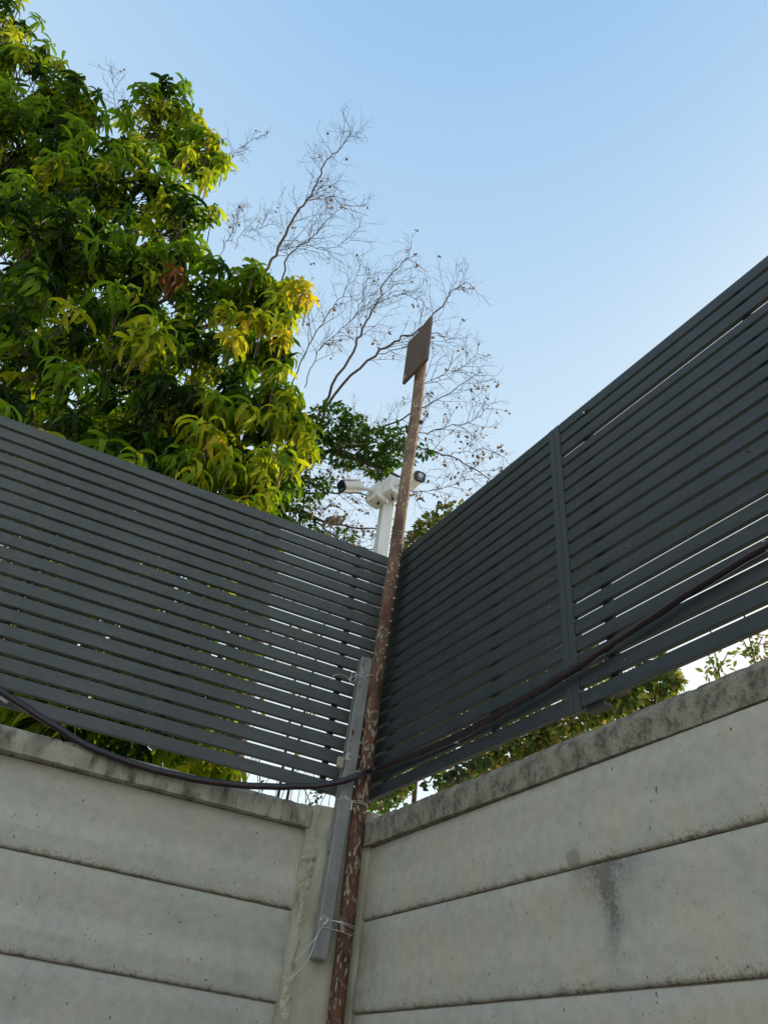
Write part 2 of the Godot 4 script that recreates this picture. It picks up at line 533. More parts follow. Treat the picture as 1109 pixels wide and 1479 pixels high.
func make_walls() -> void:
	var base := on_left(2.4, -EYE, 0.0)
	var w := thing("concrete_wall", "pale grey precast panel wall under a mottled coping, on the left of the corner", "wall", base)
	var rows := [[1.0009, 1.463, 0.0], [0.5358, 0.9949, 0.0], [0.0707, 0.5298, 0.0], [-0.3944, 0.0647, 1.3953], [-0.8595, -0.4004, 1.3953], [-1.52, -0.8655, 1.3953]]
	for i in rows.size():
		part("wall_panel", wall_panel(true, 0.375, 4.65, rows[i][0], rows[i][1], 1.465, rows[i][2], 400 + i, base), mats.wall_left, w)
	part("coping", coping(true, 0.385, 4.65, [Vector2(-0.06, 1.4635), Vector2(0.10, 1.4635), Vector2(0.103, 1.572), Vector2(0.072, 1.603), Vector2(-0.06, 1.603), Vector2(-0.06, 1.4635)], 421, base), mats.coping_left, w)
	base = on_right(2.4, -EYE, 0.0)
	w = thing("concrete_wall", "grey precast panel wall with a black water stain, its coping blotched black, on the right", "wall", base)
	rows = [[0.98, 1.388, 0.0], [0.5263, 0.974, 0.0], [0.0726, 0.5203, 0.0], [-0.3811, 0.0666, 1.3611], [-0.8348, -0.3871, 1.3611], [-1.52, -0.8408, 1.3611]]
	for i in rows.size():
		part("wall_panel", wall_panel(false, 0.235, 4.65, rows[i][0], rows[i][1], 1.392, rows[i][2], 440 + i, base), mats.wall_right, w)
	part("coping", coping(false, 0.10, 4.65, [Vector2(-0.05, 1.3895), Vector2(0.094, 1.3895), Vector2(0.098, 1.512), Vector2(0.060, 1.563), Vector2(-0.05, 1.563), Vector2(-0.05, 1.3895)], 461, base), mats.coping_right, w)
	# corner post
	var foot := CORNER + Vector3(-0.12, 0, 0.1)
	var plan := [on_left(0.41, -EYE, -0.05), on_left(0.392, -EYE, 0.075), on_left(0.372, -EYE, 0.10), on_left(0.338, -EYE, 0.112), on_left(0.325, -EYE, 0.113), on_right(0.205, -EYE, 0.066), on_right(0.225, -EYE, 0.060), on_right(0.240, -EYE, 0.035), on_right(0.245, -EYE, -0.06), on_left(0.10, -EYE, -0.14)]
	var st := begin()
	var rough := noise(77, 7.0, 4)
	var lump := noise(78, 16.0, 4)
	var levels := []
	for j in 111:
		levels.append(lerpf(-0.02, 3.07, j / 110.0))
	levels.append_array([3.09, 3.105, 3.11])
	var mid := Vector3.ZERO
	for p in plan:
		mid += p / plan.size()
	var ring := []
	for i in plan.size():
		var a: Vector3 = plan[i]
		var b: Vector3 = plan[(i + 1) % plan.size()]
		var steps := clampi(int((b - a).length() / 0.02), 1, 10)
		for k in steps:
			ring.append([a.lerp(b, float(k) / steps), i])
	ring.append(ring[0])
	var rws := []
	for j in levels.size():
		var row := []
		var y: float = levels[j]
		var run := 0.0
		for i in ring.size():
			var p: Vector3 = ring[i][0]
			if i > 0:
				run += (p - ring[i - 1][0]).length()
			var off: Vector3 = (p - mid)
			off.y = 0
			off = off.normalized()
			var push := rough.get_noise_3d(p.x, y, p.z) * 0.004
			if ring[i][1] in [1, 2, 3] :
				push += maxf(0.0, lump.get_noise_3d(p.x * 2.0, y * 0.6, p.z) - 0.02) * 0.040    # mortar smeared along the edge
			if j >= levels.size() - 3:
				push -= [0.004, 0.014, 0.035][j - levels.size() + 3]
			row.append([Vector3(p.x, y, p.z) + off * push - foot, Vector2(run / 1.3, 1.0 - y / 3.2)])
		rws.append(row)
	grid_face(st, rws, true)
	st.set_smooth_group(-1)
	for i in range(1, ring.size() - 2):
		tri(st, rws[-1][0][0], rws[-1][i + 1][0], rws[-1][i][0], Vector2(0.1, 0.02), Vector2(0.2, 0.02), Vector2(0.2, 0.05))
	var post := thing("corner_post", "weathered concrete corner post with mortar smeared along its edge, between the two walls", "post", foot)
	part("shaft", done(st), mats.column, post)
	var ridge := on_left(0.352, -EYE, 0.104) - foot
	var side := (on_left(0.325, -EYE, 0.113) - on_left(0.372, -EYE, 0.10)).normalized()
	var proud := Vector3(-side.z, 0, side.x)
	if proud.dot(LEFT_OUT) < 0:
		proud = -proud
	var smear := noise(79, 9.0, 5)
	var strip := noise(80, 2.0, 3)
	var mrows := []
	for j in 261:
		var y := 0.9 + 2.19 * j / 260.0
		var half: float = clampf(0.030 + 0.05 * strip.get_noise_1d(y), 0.004, 0.05)
		var row := []
		for i in 9:
			var u := (i - 4) / 4.0
			var lift := 0.011 * (1.0 - u * u) * (1.0 + 1.6 * smear.get_noise_2d(u * 0.06, y)) + 0.012 * smear.get_noise_2d(u * 0.12 + 5.0, y * 2.0) - 0.003
			if absf(u) > 0.9:
				lift = -0.012
			row.append([ridge + side * (u * half + 0.012 * strip.get_noise_1d(y * 2.0 + 9.0)) + proud * lift + Vector3.UP * y, Vector2(0.3 + 0.05 * i / 8.0, y / 3.2)])
		mrows.append(row)
	st = begin()
	grid_face(st, mrows, false)
	part("mortar", done(st), mats.mortar, post)

# ------------------------------------------------------------------ slat fences
func fence(called: String, label: String, left: bool, s0: float, s1: float, stiles: Array, tubes: Array, thick: float, gap: float, mat: Material, wide_gap := 0.004) -> void:
	var sm := (s0 + s1) / 2.0
	var bottom := FENCE_TOP - 0.0856 - 19.0 * MODULE
	var x: Vector3 = -LEFT_AWAY if left else RIGHT_AWAY
	var z: Vector3 = LEFT_OUT if left else RIGHT_OUT
	var root := thing(called, label, "fence", Vector3.ZERO, "charcoal slat fence panels above the walls")
	var f := Transform3D(Basis(x, Vector3.UP, z), on_left(sm, bottom, 0.0) if left else on_right(sm, bottom, 0.0))
	root.transform = f
	var sign_ := -1.0 if left else 1.0
	var inner0 := s0
	var inner1 := s1
	for q in stiles:
		if q[0] <= s0 + 0.001:
			inner0 = q[1]
		else:
			inner1 = q[0]
	var len_ := inner1 - inner0
	var xm := sign_ * ((inner0 + inner1) / 2.0 - sm)
	for k in 20:
		var y0 := FENCE_TOP - 0.0856 - k * MODULE - bottom
		var g := gap + rng.randf_range(-0.0022, 0.0022) + (wide_gap if k == 3 else 0.0)
		var hgt := MODULE - g
		if k == 0:
			hgt = 0.0856
		var turned := Transform3D(Basis(Vector3(0, 0, 1), rng.randf_range(-0.0006, 0.0006)) * Basis(Vector3(1, 0, 0), rng.randf_range(-0.015, 0.015)), Vector3(xm, y0 + hgt / 2.0, -thick / 2.0 + rng.randf_range(-0.0012, 0.0012)))
		var st := begin()
		add_box(st, Vector3(len_ - 0.002, hgt, thick), 0.0022, Transform3D(Basis(), Vector3(rng.randf() * 5.0, k * 0.37, 0)), 0.9)
		var m := done(st)
		# the box was laid out at a random place of the texture; bring it back
		var back := Transform3D(Basis(), -m.get_aabb().get_center())
		part("slat", m, mat, root, turned * back)
	for n in 7:
		var fleck := box(Vector3(0.004, 0.009, 0.002) * rng.randf_range(0.5, 1.1), 0.001)
		part("speck", fleck, mats.clip, root, Transform3D(Basis(Vector3(0, 0, 1), rng.randf_range(-0.5, 0.5)), Vector3(rng.randf_range(-0.48, 0.48) * (s1 - s0), FENCE_TOP - 0.0856 + 0.03 + rng.randf() * 0.03 - MODULE * rng.randi_range(1, 19) - bottom, 0.002)))
	for q in stiles:
		part("stile", box(Vector3(q[1] - q[0], FENCE_TOP - bottom + 0.012, 0.040), 0.0025), mats.frame, root, Transform3D(Basis(), Vector3(sign_ * ((q[0] + q[1]) / 2.0 - sm), (FENCE_TOP - bottom) / 2.0 - 0.010, -0.0145)))
	for q in tubes:
		part("back_tube", box(Vector3(q[1], FENCE_TOP - bottom - 0.01, 0.038), 0.003), mats.back, root, Transform3D(Basis(), Vector3(sign_ * (q[0] - sm), (FENCE_TOP - bottom) / 2.0, -thick - 0.0215)))

func make_fences() -> void:
	fence("slat_fence", "charcoal slat fence panel above the left wall, lighter grey with leaves behind its gaps", true, 0.012, 4.65, [], [[-0.03, 0.05], [0.30, 0.04], [1.45, 0.04], [2.55, 0.04], [3.6, 0.04], [4.5, 0.04]], 0.034, 0.0235, mats.slat_lit)
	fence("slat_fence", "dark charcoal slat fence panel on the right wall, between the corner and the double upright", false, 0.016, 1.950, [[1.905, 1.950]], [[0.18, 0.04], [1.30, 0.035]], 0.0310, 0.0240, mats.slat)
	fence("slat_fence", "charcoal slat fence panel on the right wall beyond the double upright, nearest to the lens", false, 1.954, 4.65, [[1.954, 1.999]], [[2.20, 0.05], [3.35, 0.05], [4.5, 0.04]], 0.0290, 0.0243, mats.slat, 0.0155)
	# small flat bracket under the double upright
	var b := part("fence_bracket", box(Vector3(0.12, 0.022, 0.06), 0.003), mats.back, self, Transform3D(Basis(RIGHT_AWAY, Vector3.UP, RIGHT_OUT), on_right(2.07, FENCE_TOP - 0.0856 - 19 * MODULE - 0.0135, -0.05)))
	tag(b, "small dark flat bracket under the fence beside the foot of the double upright", "bracket")
	# posts behind that carry the fences
	for q in [[true, 3.95], [false, 4.2]]:
		var p := on_left(q[1], -EYE, 0.21) if q[0] else on_right(q[1], -EYE, 0.20)
		var tr := Transform3D(Basis(LEFT_AWAY, Vector3.UP, LEFT_OUT) if q[0] else Basis(RIGHT_AWAY, Vector3.UP, RIGHT_OUT), p)
		var carrier := part("fence_post", box(Vector3(0.085, 5.0, 0.085), 0.006, Transform3D(Basis(), Vector3(0, 2.5, 0))), mats.tube, self, tr)
		tag(carrier, "grey square steel post in front of the %s wall, outermost" % ("left" if q[0] else "right"), "post")
# ------------------------------------------------------------------ grey corner tube, rusty pipe, board, wires
func make_post_and_pipe() -> void:
	var foot: Vector3 = Vector3(-0.052, 2.248, -4.709)
	var head: Vector3 = Vector3(-0.012, 4.220, -4.809)
	# grey square tube: the two points are its front left ridge
	var axis := (head - foot).normalized()
	var x := (-LEFT_AWAY - axis * (-LEFT_AWAY).dot(axis)).normalized()
	var z := x.cross(axis).normalized()
	var len_ := (head - foot).length()
	var root := thing("square_tube_post", "grey painted square steel tube hanging in front of the concrete corner post", "post")
	root.transform = Transform3D(Basis(x, axis, z), foot)
	var st := begin()
	add_box(st, Vector3(0.086, len_, 0.086), 0.007, Transform3D(Basis(), Vector3(0.043, len_ / 2.0, -0.043)), 0.48)
	part("tube", done(st), mats.tube, root)
	for q in [[-0.012, 1.25, 0.07], [-0.012, 0.60, 0.06]]:
		var w := begin()
		add_box(w, Vector3(0.006, q[2], 0.05), 0.002, Transform3D(Basis(), Vector3(-0.0035, q[1], -0.03)))
		part("weld_plate", done(w), mats.tube, root)
	for q in [[0.004, 1.72, 0.010], [0.006, 1.36, 0.016], [0.004, 1.30, 0.006], [0.005, 1.24, 0.006], [0.003, 1.90, 0.007], [0.005, 1.97, 0.008], [0.012, 1.93, 0.006]]:
		var sp := SphereMesh.new()
		sp.radius = q[2]
		sp.height = q[2] * 0.6
		sp.radial_segments = 10
		sp.rings = 5
		part("rust_spot", sp, mats.rust_spot, root, Transform3D(Basis(Vector3(1, 0, 0), PI / 2).scaled(Vector3(0.6, 1.4, 0.6)), Vector3(0.012 + q[0], q[1], 0.0005)))
	# flat fixing plate welded between tube and post
	var pl: Vector3 = Vector3(-0.054, 2.916, -4.772)
	var plate := part("fixing_plate", box(Vector3(0.05, 0.085, 0.006), 0.002), mats.tube, self, Transform3D(Basis(x, axis, z), pl))
	tag(plate, "small grey steel plate fixing the square tube to the corner post", "plate")
	# pale saddle clip on the tube
	var sc: Vector3 = Vector3(-0.015, 3.426, -4.770)
	var saddle := thing("saddle_clip", "pale saddle clip screwed to the grey square tube just above the cable", "clip", sc)
	saddle.basis = Basis(x, axis, z)
	part("clip_plate", box(Vector3(0.036, 0.055, 0.006), 0.002), mats.clip, saddle)
	part("clip_block", box(Vector3(0.045, 0.075, 0.028), 0.006), mats.column, saddle, Transform3D(Basis(), Vector3(-0.045, -0.05, -0.012)))
	part("screw", box(Vector3(0.010, 0.010, 0.006), 0.002), mats.black, saddle, Transform3D(Basis(), Vector3(0.006, 0.004, 0.005)))
	# rusty pipe
	var pipe_pts: Array = [Vector3(0.134, 0.000, -4.715), Vector3(0.111, 1.967, -4.784), Vector3(0.110, 2.433, -4.805), Vector3(0.101, 2.979, -4.817), Vector3(0.109, 3.485, -4.836), Vector3(0.112, 4.060, -4.837), Vector3(0.126, 4.723, -4.826), Vector3(0.143, 5.404, -4.790), Vector3(0.157, 6.097, -4.742), Vector3(0.173, 6.773, -4.673), Vector3(0.171, 7.445, -4.609), Vector3(0.174, 7.858, -4.578)]
	var path := smooth_path(pipe_pts, 10)
	st = begin()
	var radii := []
	var bumpy := noise(5, 1.2, 2)
	for i in path.size():
		radii.append(lerpf(0.0455, 0.055, float(i) / (path.size() - 1)) * (1.0 + 0.02 * bumpy.get_noise_1d(i * 0.7)))
	add_tube(st, path, radii, 28)
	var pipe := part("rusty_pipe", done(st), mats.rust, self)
	tag(pipe, "tall rusty steel pipe with peeling cream paint leaning in the corner", "pipe")
	# weld beads that stand out of the pipe's right side
	for q in [Vector3(0.165, 4.999, -4.815), Vector3(0.159, 4.891, -4.820), Vector3(0.164, 4.784, -4.829), Vector3(0.158, 4.679, -4.831), Vector3(0.153, 4.569, -4.831), Vector3(0.147, 4.468, -4.831)]:
		var sp := SphereMesh.new()
		sp.radius = 0.011
		sp.height = 0.020
		sp.radial_segments = 8
		sp.rings = 4
		part("weld_bead", sp, mats.column, pipe, Transform3D(Basis(), q))
	# black bolt through the pipe
	var k0: Vector3 = Vector3(0.124, 6.575, -4.689)
	var k1: Vector3 = Vector3(0.220, 6.668, -4.668)
	var bolt := thing("black_bolt", "black bolt through the rusty pipe below the wooden board", "bolt", (k0 + k1) / 2.0)
	part("shank", tube([k0 - bolt.position, k1 - bolt.position], 0.010, 8), mats.black, bolt)
	part("head", tube([k1 - bolt.position, k1 - bolt.position + (k1 - k0).normalized() * 0.03], 0.021, 10), mats.black, bolt)
	part("nut", tube([k0 - bolt.position, k0 - bolt.position - (k1 - k0).normalized() * 0.03], 0.016, 6), mats.black, bolt)
	# board on top of the pipe
	var bc: Vector3 = Vector3(0.116, 7.557, -4.500)
	var bs: Vector2 = Vector2(0.400, 0.698)
	var board := thing("wooden_board", "weathered brown wooden board fixed to the top of the rusty pipe", "board", bc)
	board.basis = Basis(RIGHT_AWAY, Vector3.UP, RIGHT_OUT)
	st = begin()
	var tk := 0.028
	var outline := [Vector2(-bs.x / 2, -bs.y / 2), Vector2(bs.x / 2, -bs.y / 2 - 0.012), Vector2(bs.x / 2, bs.y / 2), Vector2(0.02, bs.y / 2 - 0.01), Vector2(-0.01, bs.y / 2 - 0.035), Vector2(-bs.x / 2, bs.y / 2 - 0.03)]
	var fr := []
	var bk := []
	for q in outline:
		fr.append(Vector3(q.x, q.y, tk / 2))
		bk.append(Vector3(q.x, q.y, -tk / 2))
	st.set_smooth_group(-1)
	poly(st, fr.duplicate(), Vector3(0, 0, 1), Transform3D(), 2.0)
	poly(st, bk.duplicate(), Vector3(0, 0, -1), Transform3D(), 2.0)
	for i in outline.size():
		var j := (i + 1) % outline.size()
		var e: Vector2 = outline[j] - outline[i]
		poly(st, [fr[i], fr[j], bk[j], bk[i]], Vector3(e.y, -e.x, 0), Transform3D(), 2.0)
	part("plank", done(st), mats.board, board)
	part("cross_batten", box(Vector3(bs.x * 0.6, 0.05, 0.03), 0.003, Transform3D(Basis(), Vector3(0.02, -bs.y * 0.2, -tk / 2 - 0.0155)), 2.0), mats.board, board)
	part("nail", box(Vector3(0.012, 0.012, 0.006), 0.002), mats.black, board, Transform3D(Basis(), Vector3(-0.02, -bs.y * 0.36, tk / 2 + 0.002)))
	part("pale_flake", box(Vector3(0.022, 0.05, 0.003), 0.001), mats.clip, board, Transform3D(Basis(Vector3(0, 0, 1), -0.25), Vector3(-bs.x / 2 + 0.035, -bs.y / 2 + 0.075, tk / 2 + 0.0015)))
	# tie wires
	var wires := [[[Vector3(-0.210, 3.937, -4.726), Vector3(-0.196, 3.975, -4.721), Vector3(-0.159, 3.997, -4.733), Vector3(-0.108, 3.999, -4.753), Vector3(-0.085, 3.984, -4.771), Vector3(-0.055, 4.028, -4.783), Vector3(-0.027, 4.049, -4.793)], [Vector3(-0.073, 3.972, -4.774), Vector3(-0.072, 4.040, -4.777), Vector3(-0.043, 4.055, -4.788), Vector3(-0.042, 4.005, -4.787), Vector3(-0.067, 3.963, -4.776), Vector3(-0.088, 4.006, -4.770)], [Vector3(-0.040, 4.028, -4.788), Vector3(0.002, 4.025, -4.803), Vector3(0.039, 4.061, -4.817), Vector3(0.088, 4.056, -4.784)], [Vector3(-0.009, 4.107, -4.802), Vector3(0.006, 4.072, -4.806), Vector3(-0.005, 4.034, -4.801), Vector3(-0.022, 4.051, -4.795)]],
		[[Vector3(-0.051, 3.131, -4.749), Vector3(-0.005, 3.152, -4.767), Vector3(0.032, 3.152, -4.779), Vector3(0.064, 3.151, -4.791), Vector3(0.099, 3.147, -4.763), Vector3(0.147, 3.137, -4.793)], [Vector3(-0.005, 3.152, -4.767), Vector3(0.008, 3.164, -4.771), Vector3(0.037, 3.149, -4.781), Vector3(0.065, 3.143, -4.791), Vector3(0.105, 3.135, -4.765), Vector3(0.153, 3.125, -4.794)], [Vector3(-0.013, 3.145, -4.763), Vector3(-0.028, 3.155, -4.759), Vector3(0.002, 3.171, -4.770), Vector3(0.014, 3.152, -4.773)]],
		[[Vector3(-0.047, 2.436, -4.717), Vector3(-0.027, 2.461, -4.725), Vector3(-0.004, 2.448, -4.733), Vector3(0.032, 2.447, -4.745), Vector3(0.084, 2.444, -4.734), Vector3(0.152, 2.438, -4.771)], [Vector3(-0.008, 2.443, -4.731), Vector3(0.028, 2.447, -4.744), Vector3(0.082, 2.437, -4.733), Vector3(0.149, 2.427, -4.770)], [Vector3(-0.025, 2.401, -4.723), Vector3(0.014, 2.405, -4.737), Vector3(0.035, 2.401, -4.744), Vector3(0.063, 2.397, -4.724), Vector3(0.150, 2.388, -4.769)], [Vector3(-0.004, 2.448, -4.733), Vector3(-0.035, 2.387, -4.714), Vector3(-0.084, 2.298, -4.690), Vector3(-0.153, 2.207, -4.657)], [Vector3(0.001, 2.441, -4.734), Vector3(-0.045, 2.370, -4.704), Vector3(-0.067, 2.264, -4.680), Vector3(-0.100, 2.190, -4.653), Vector3(-0.156, 2.126, -4.629)], [Vector3(-0.054, 2.427, -4.714), Vector3(-0.032, 2.442, -4.723), Vector3(-0.002, 2.455, -4.734), Vector3(-0.007, 2.436, -4.731), Vector3(-0.029, 2.421, -4.723)]],
		[[Vector3(0.085, 5.407, -4.750), Vector3(0.109, 5.375, -4.728), Vector3(0.144, 5.374, -4.729), Vector3(0.176, 5.406, -4.753), Vector3(0.197, 5.457, -4.791)], [Vector3(0.084, 5.378, -4.752), Vector3(0.109, 5.346, -4.730), Vector3(0.144, 5.345, -4.731), Vector3(0.175, 5.377, -4.754), Vector3(0.196, 5.427, -4.793)]],
		[[Vector3(0.080, 5.312, -4.755), Vector3(0.106, 5.281, -4.733), Vector3(0.142, 5.281, -4.734), Vector3(0.173, 5.312, -4.757), Vector3(0.194, 5.362, -4.796)], [Vector3(0.080, 5.284, -4.756), Vector3(0.105, 5.252, -4.734), Vector3(0.142, 5.252, -4.735), Vector3(0.173, 5.283, -4.759), Vector3(0.193, 5.333, -4.798)], [Vector3(0.080, 5.255, -4.758), Vector3(0.105, 5.224, -4.735), Vector3(0.141, 5.224, -4.737), Vector3(0.172, 5.255, -4.760), Vector3(0.193, 5.304, -4.799)]]]
	var names := ["twisted tie wire with a curly loose end near the top of the grey tube", "double tie wire round tube and pipe just under the black cable", "shiny tie wires with long loose ends near the foot of the grey tube", "tie wire wound round the rusty pipe at the fence top, upper turns", "tie wire wound round the rusty pipe at the fence top, lower turns"]
	for i in wires.size():
		var ws: Array = wires[i]
		st = begin()
		for line in ws:
			var pth := smooth_path(line, 6)
			var rr := []
			for p in pth:
				rr.append(0.0024 if i < 3 else 0.0017)
			add_tube(st, pth, rr, 6)
		var wire := part("tie_wire", done(st), mats.wire if i < 3 else mats.wire_dull, self)
		tag(wire, names[i], "wire", "tie wires on the tube and pipe")

# ------------------------------------------------------------------ cable
func make_cable() -> void:
	var pts: Array = [Vector3(-2.291, 3.366, -4.118), Vector3(-2.113, 3.296, -4.178), Vector3(-1.840, 3.197, -4.239), Vector3(-1.570, 3.103, -4.299), Vector3(-1.322, 3.058, -4.373), Vector3(-1.042, 3.049, -4.468), Vector3(-0.637, 3.083, -4.583), Vector3(-0.262, 3.159, -4.676), Vector3(-0.050, 3.232, -4.710), Vector3(0.086, 3.306, -4.736), Vector3(0.188, 3.384, -4.807), Vector3(0.402, 3.364, -4.449), Vector3(0.590, 3.357, -4.118), Vector3(0.726, 3.364, -3.861), Vector3(0.891, 3.386, -3.552), Vector3(1.041, 3.416, -3.279), Vector3(1.223, 3.466, -2.959), Vector3(1.424, 3.527, -2.604), Vector3(1.610, 3.558, -2.267), Vector3(1.716, 3.571, -2.074)]
	var path := smooth_path(pts, 10)
	var root := thing("black_cable", "thick black cable with a thin red stripe sagging from fence to fence across the corner", "cable")
	for i in path.size():
		path[i] += Vector3(0, 1, 0) * 0.006 * noise(8, 0.13, 2).get_noise_1d(i)
	part("sheath", tube(path, 0.0205, 16), mats.cable, root)
	for i in [18, 67, 96, 112, 141]:
		var f: Vector3 = (path[i + 1] - path[i]).normalized()
		part("cable_tie", tube([path[i] - f * 0.004, path[i] + f * 0.004], 0.0232, 16), mats.black, root)
	var st := begin()
	var rr := []
	var line := []
	for i in path.size():
		var fwd: Vector3 = ((path[mini(i + 1, path.size() - 1)] - path[maxi(i - 1, 0)]) as Vector3).normalized()
		var side := fwd.cross(Vector3.UP).normalized()
		if side.dot(Vector3(0, EYE, 0) - path[i]) < 0.0:
			side = -side
		var up := side.cross(fwd)
		if up.y < 0:
			up = -up
		line.append(path[i] + (side * 0.93 - up * 0.37) * 0.0193)
		rr.append(0.0021)
	add_tube(st, line, rr, 6)
	part("red_stripe", done(st), mats.cable_red, root)
	for q in [[Vector3(-2.077, 3.262, -4.206), "white cable clip at the far left end of the left fence", true], [Vector3(0.600, 3.347, -4.122), "white cable clip under the black cable between corner and double upright", false], [Vector3(1.599, 3.553, -2.296), "white cable clip under the black cable nearest to the lens", false]]:
		var c := thing("cable_clip", q[1], "clip", q[0], "cable clips on the fences")
		c.basis = Basis(-LEFT_AWAY, Vector3.UP, LEFT_OUT) if q[2] else Basis(RIGHT_AWAY, Vector3.UP, RIGHT_OUT)
		part("clip_body", box(Vector3(0.055, 0.028, 0.018), 0.004), mats.clip, c, Transform3D(Basis(Vector3(0, 0, 1), -0.35), Vector3.ZERO))
		part("clip_hook", box(Vector3(0.020, 0.046, 0.014), 0.004), mats.clip, c, Transform3D(Basis(Vector3(0, 0, 1), 0.5), Vector3(0.022, 0.012, 0.003)))

# ------------------------------------------------------------------ cctv
func rounded_bar(size: Vector2, radius: float, length: float, ends := true) -> ArrayMesh:
	# a bar along local z with a rounded square section, from z = 0 to length
	var st := begin()
	var ring := []
	for q in 4:
		for k in 5:
			var a := PI / 2 * q + PI / 2 * k / 4.0
			var c := Vector2([1, -1, -1, 1][q] * (size.x / 2 - radius), [1, 1, -1, -1][q] * (size.y / 2 - radius))
			ring.append(c + Vector2(cos(a), sin(a)) * radius)
	st.set_smooth_group(0)
	var n := ring.size()
	for i in n:
		var a: Vector2 = ring[i]
		var b: Vector2 = ring[(i + 1) % n]
		var va := Vector3(a.x, a.y, 0)
		var vb := Vector3(b.x, b.y, 0)
		var up := Vector3(0, 0, length)
		tri(st, va, vb, vb + up)
		tri(st, va, vb + up, va + up)
	if ends:
		st.set_smooth_group(-1)
		for i in range(1, n - 1):
			tri(st, Vector3(ring[0].x, ring[0].y, length), Vector3(ring[i].x, ring[i].y, length), Vector3(ring[i + 1].x, ring[i + 1].y, length))
			tri(st, Vector3(ring[0].x, ring[0].y, 0), Vector3(ring[i + 1].x, ring[i + 1].y, 0), Vector3(ring[i].x, ring[i].y, 0))
	return done(st)

func camera_body(label: String, rear: Vector3, front: Vector3, mount: Vector3, out_dir: Vector3, dark: bool) -> void:
	var root := thing("security_camera", label, "camera", Vector3.ZERO, "bullet cameras on the white pole")
	root.transform = facing(front - rear, rear)
	var inv := root.transform.affine_inverse()
	var len_ := (front - rear).length()
	part("body", rounded_bar(Vector2(0.098, 0.098), 0.036, len_ - 0.012), mats.cctv, root)
	part("rear_cap", rounded_bar(Vector2(0.080, 0.080), 0.034, 0.03), mats.cctv, root, Transform3D(Basis(), Vector3(0, 0, -0.026)))
	var bezel := part("front_bezel", rounded_bar(Vector2(0.112, 0.112), 0.034, 0.016), mats.black, root, Transform3D(Basis(), Vector3(0, 0, len_ - 0.014)))
	part("front_glass", rounded_bar(Vector2(0.098, 0.098), 0.030, 0.006), mats.cctv_dark, bezel, Transform3D(Basis(), Vector3(0, 0, 0.015)))
	part("lens_ring", tube([Vector3(0, 0.008, 0.018), Vector3(0, 0.008, 0.024)], 0.030, 20), mats.cctv_dark if dark else mats.lens, bezel)
	part("lens", tube([Vector3(0, 0.008, 0.020), Vector3(0, 0.008, 0.0265)], 0.021, 20), mats.cctv_dark if dark else mats.lens_grey, bezel)
	part("lamp_strip", box(Vector3(0.045, 0.010, 0.003), 0.001), mats.lens, bezel, Transform3D(Basis(), Vector3(0, -0.036, 0.0225)))
	part("sun_shield", rounded_bar(Vector2(0.106, 0.012), 0.005, len_ * 0.92), mats.cctv, root, Transform3D(Basis(), Vector3(0, 0.053, 0.0)))
	var m := inv * mount
	var elbow := inv * (mount + out_dir * 0.05)
	part("mount_base", tube([m, m + (elbow - m).normalized() * 0.022], 0.042, 20), mats.cctv, root)
	part("mount_arm", tube(smooth_path([m, elbow, Vector3(0, -0.01, 0.02)], 6), 0.020, 12), mats.cctv, root)

func make_cctv() -> void:
	mats.lens_grey = paint(Color(0.5, 0.54, 0.56), 0.15)
	var top: Vector3 = Vector3(0.021, 6.296, -5.320)
	var root := thing("camera_pole", "white square pole with two junction boxes behind the fence corner", "pole", Vector3(top.x, 0, top.z))
	root.basis = Basis(-LEFT_AWAY, Vector3.UP, LEFT_OUT)
	part("pole", box(Vector3(0.112, top.y, 0.112), 0.006, Transform3D(Basis(), Vector3(0, top.y / 2, 0)), 0.5), mats.cctv, root)
	var inv := root.transform.affine_inverse()
	for q in [[Vector3(-0.074, 6.214, -5.259), Vector3(-0.80, 0, 0.60)], [Vector3(0.047, 6.273, -5.208), Vector3(0.62, 0, 0.78)]]:
		var tr := facing(q[1], q[0])
		var b := part("junction_box", box(Vector3(0.172, 0.20, 0.135), 0.010, Transform3D(), 2.0), mats.cctv, root, inv * tr)
		part("box_lid", box(Vector3(0.166, 0.194, 0.012), 0.005, Transform3D(), 2.0), mats.cctv, b, Transform3D(Basis(), Vector3(0, 0, 0.0715)))
		for c in [[-1, -1], [1, -1], [1, 1], [-1, 1]]:
			part("screw", box(Vector3(0.010, 0.010, 0.005), 0.002), mats.black, b, Transform3D(Basis(), Vector3(c[0] * 0.07, c[1] * 0.084, 0.0785)))
		part("cable_gland", tube([Vector3(0.02, -0.095, 0.0), Vector3(0.02, -0.122, 0.005)], 0.013, 10), mats.black, b)
	for q in [["white bullet camera with dark glass front pointing left, on the left junction box", Vector3(-0.270, 6.294, -5.256), Vector3(-0.437, 6.178, -5.159), Vector3(-0.127, 6.214, -5.219), Vector3(-0.80, 0, 0.60), true], ["white bullet camera facing the lens, half hidden behind the rusty pipe", Vector3(0.238, 6.435, -5.280), Vector3(0.299, 6.388, -5.096), Vector3(0.088, 6.273, -5.157), Vector3(0.62, 0, 0.78), false]]:
		camera_body(q[0], q[1], q[2], q[3], q[4], q[5])
	var lead := part("camera_lead", tube(smooth_path([Vector3(0.047, 6.173, -5.158), Vector3(0.080, 6.132, -5.276), Vector3(0.058, 6.103, -5.288), Vector3(0.049, 6.077, -5.311)], 6), 0.004, 6), mats.black, self)
	tag(lead, "thin black lead hanging under the right junction box", "lead")
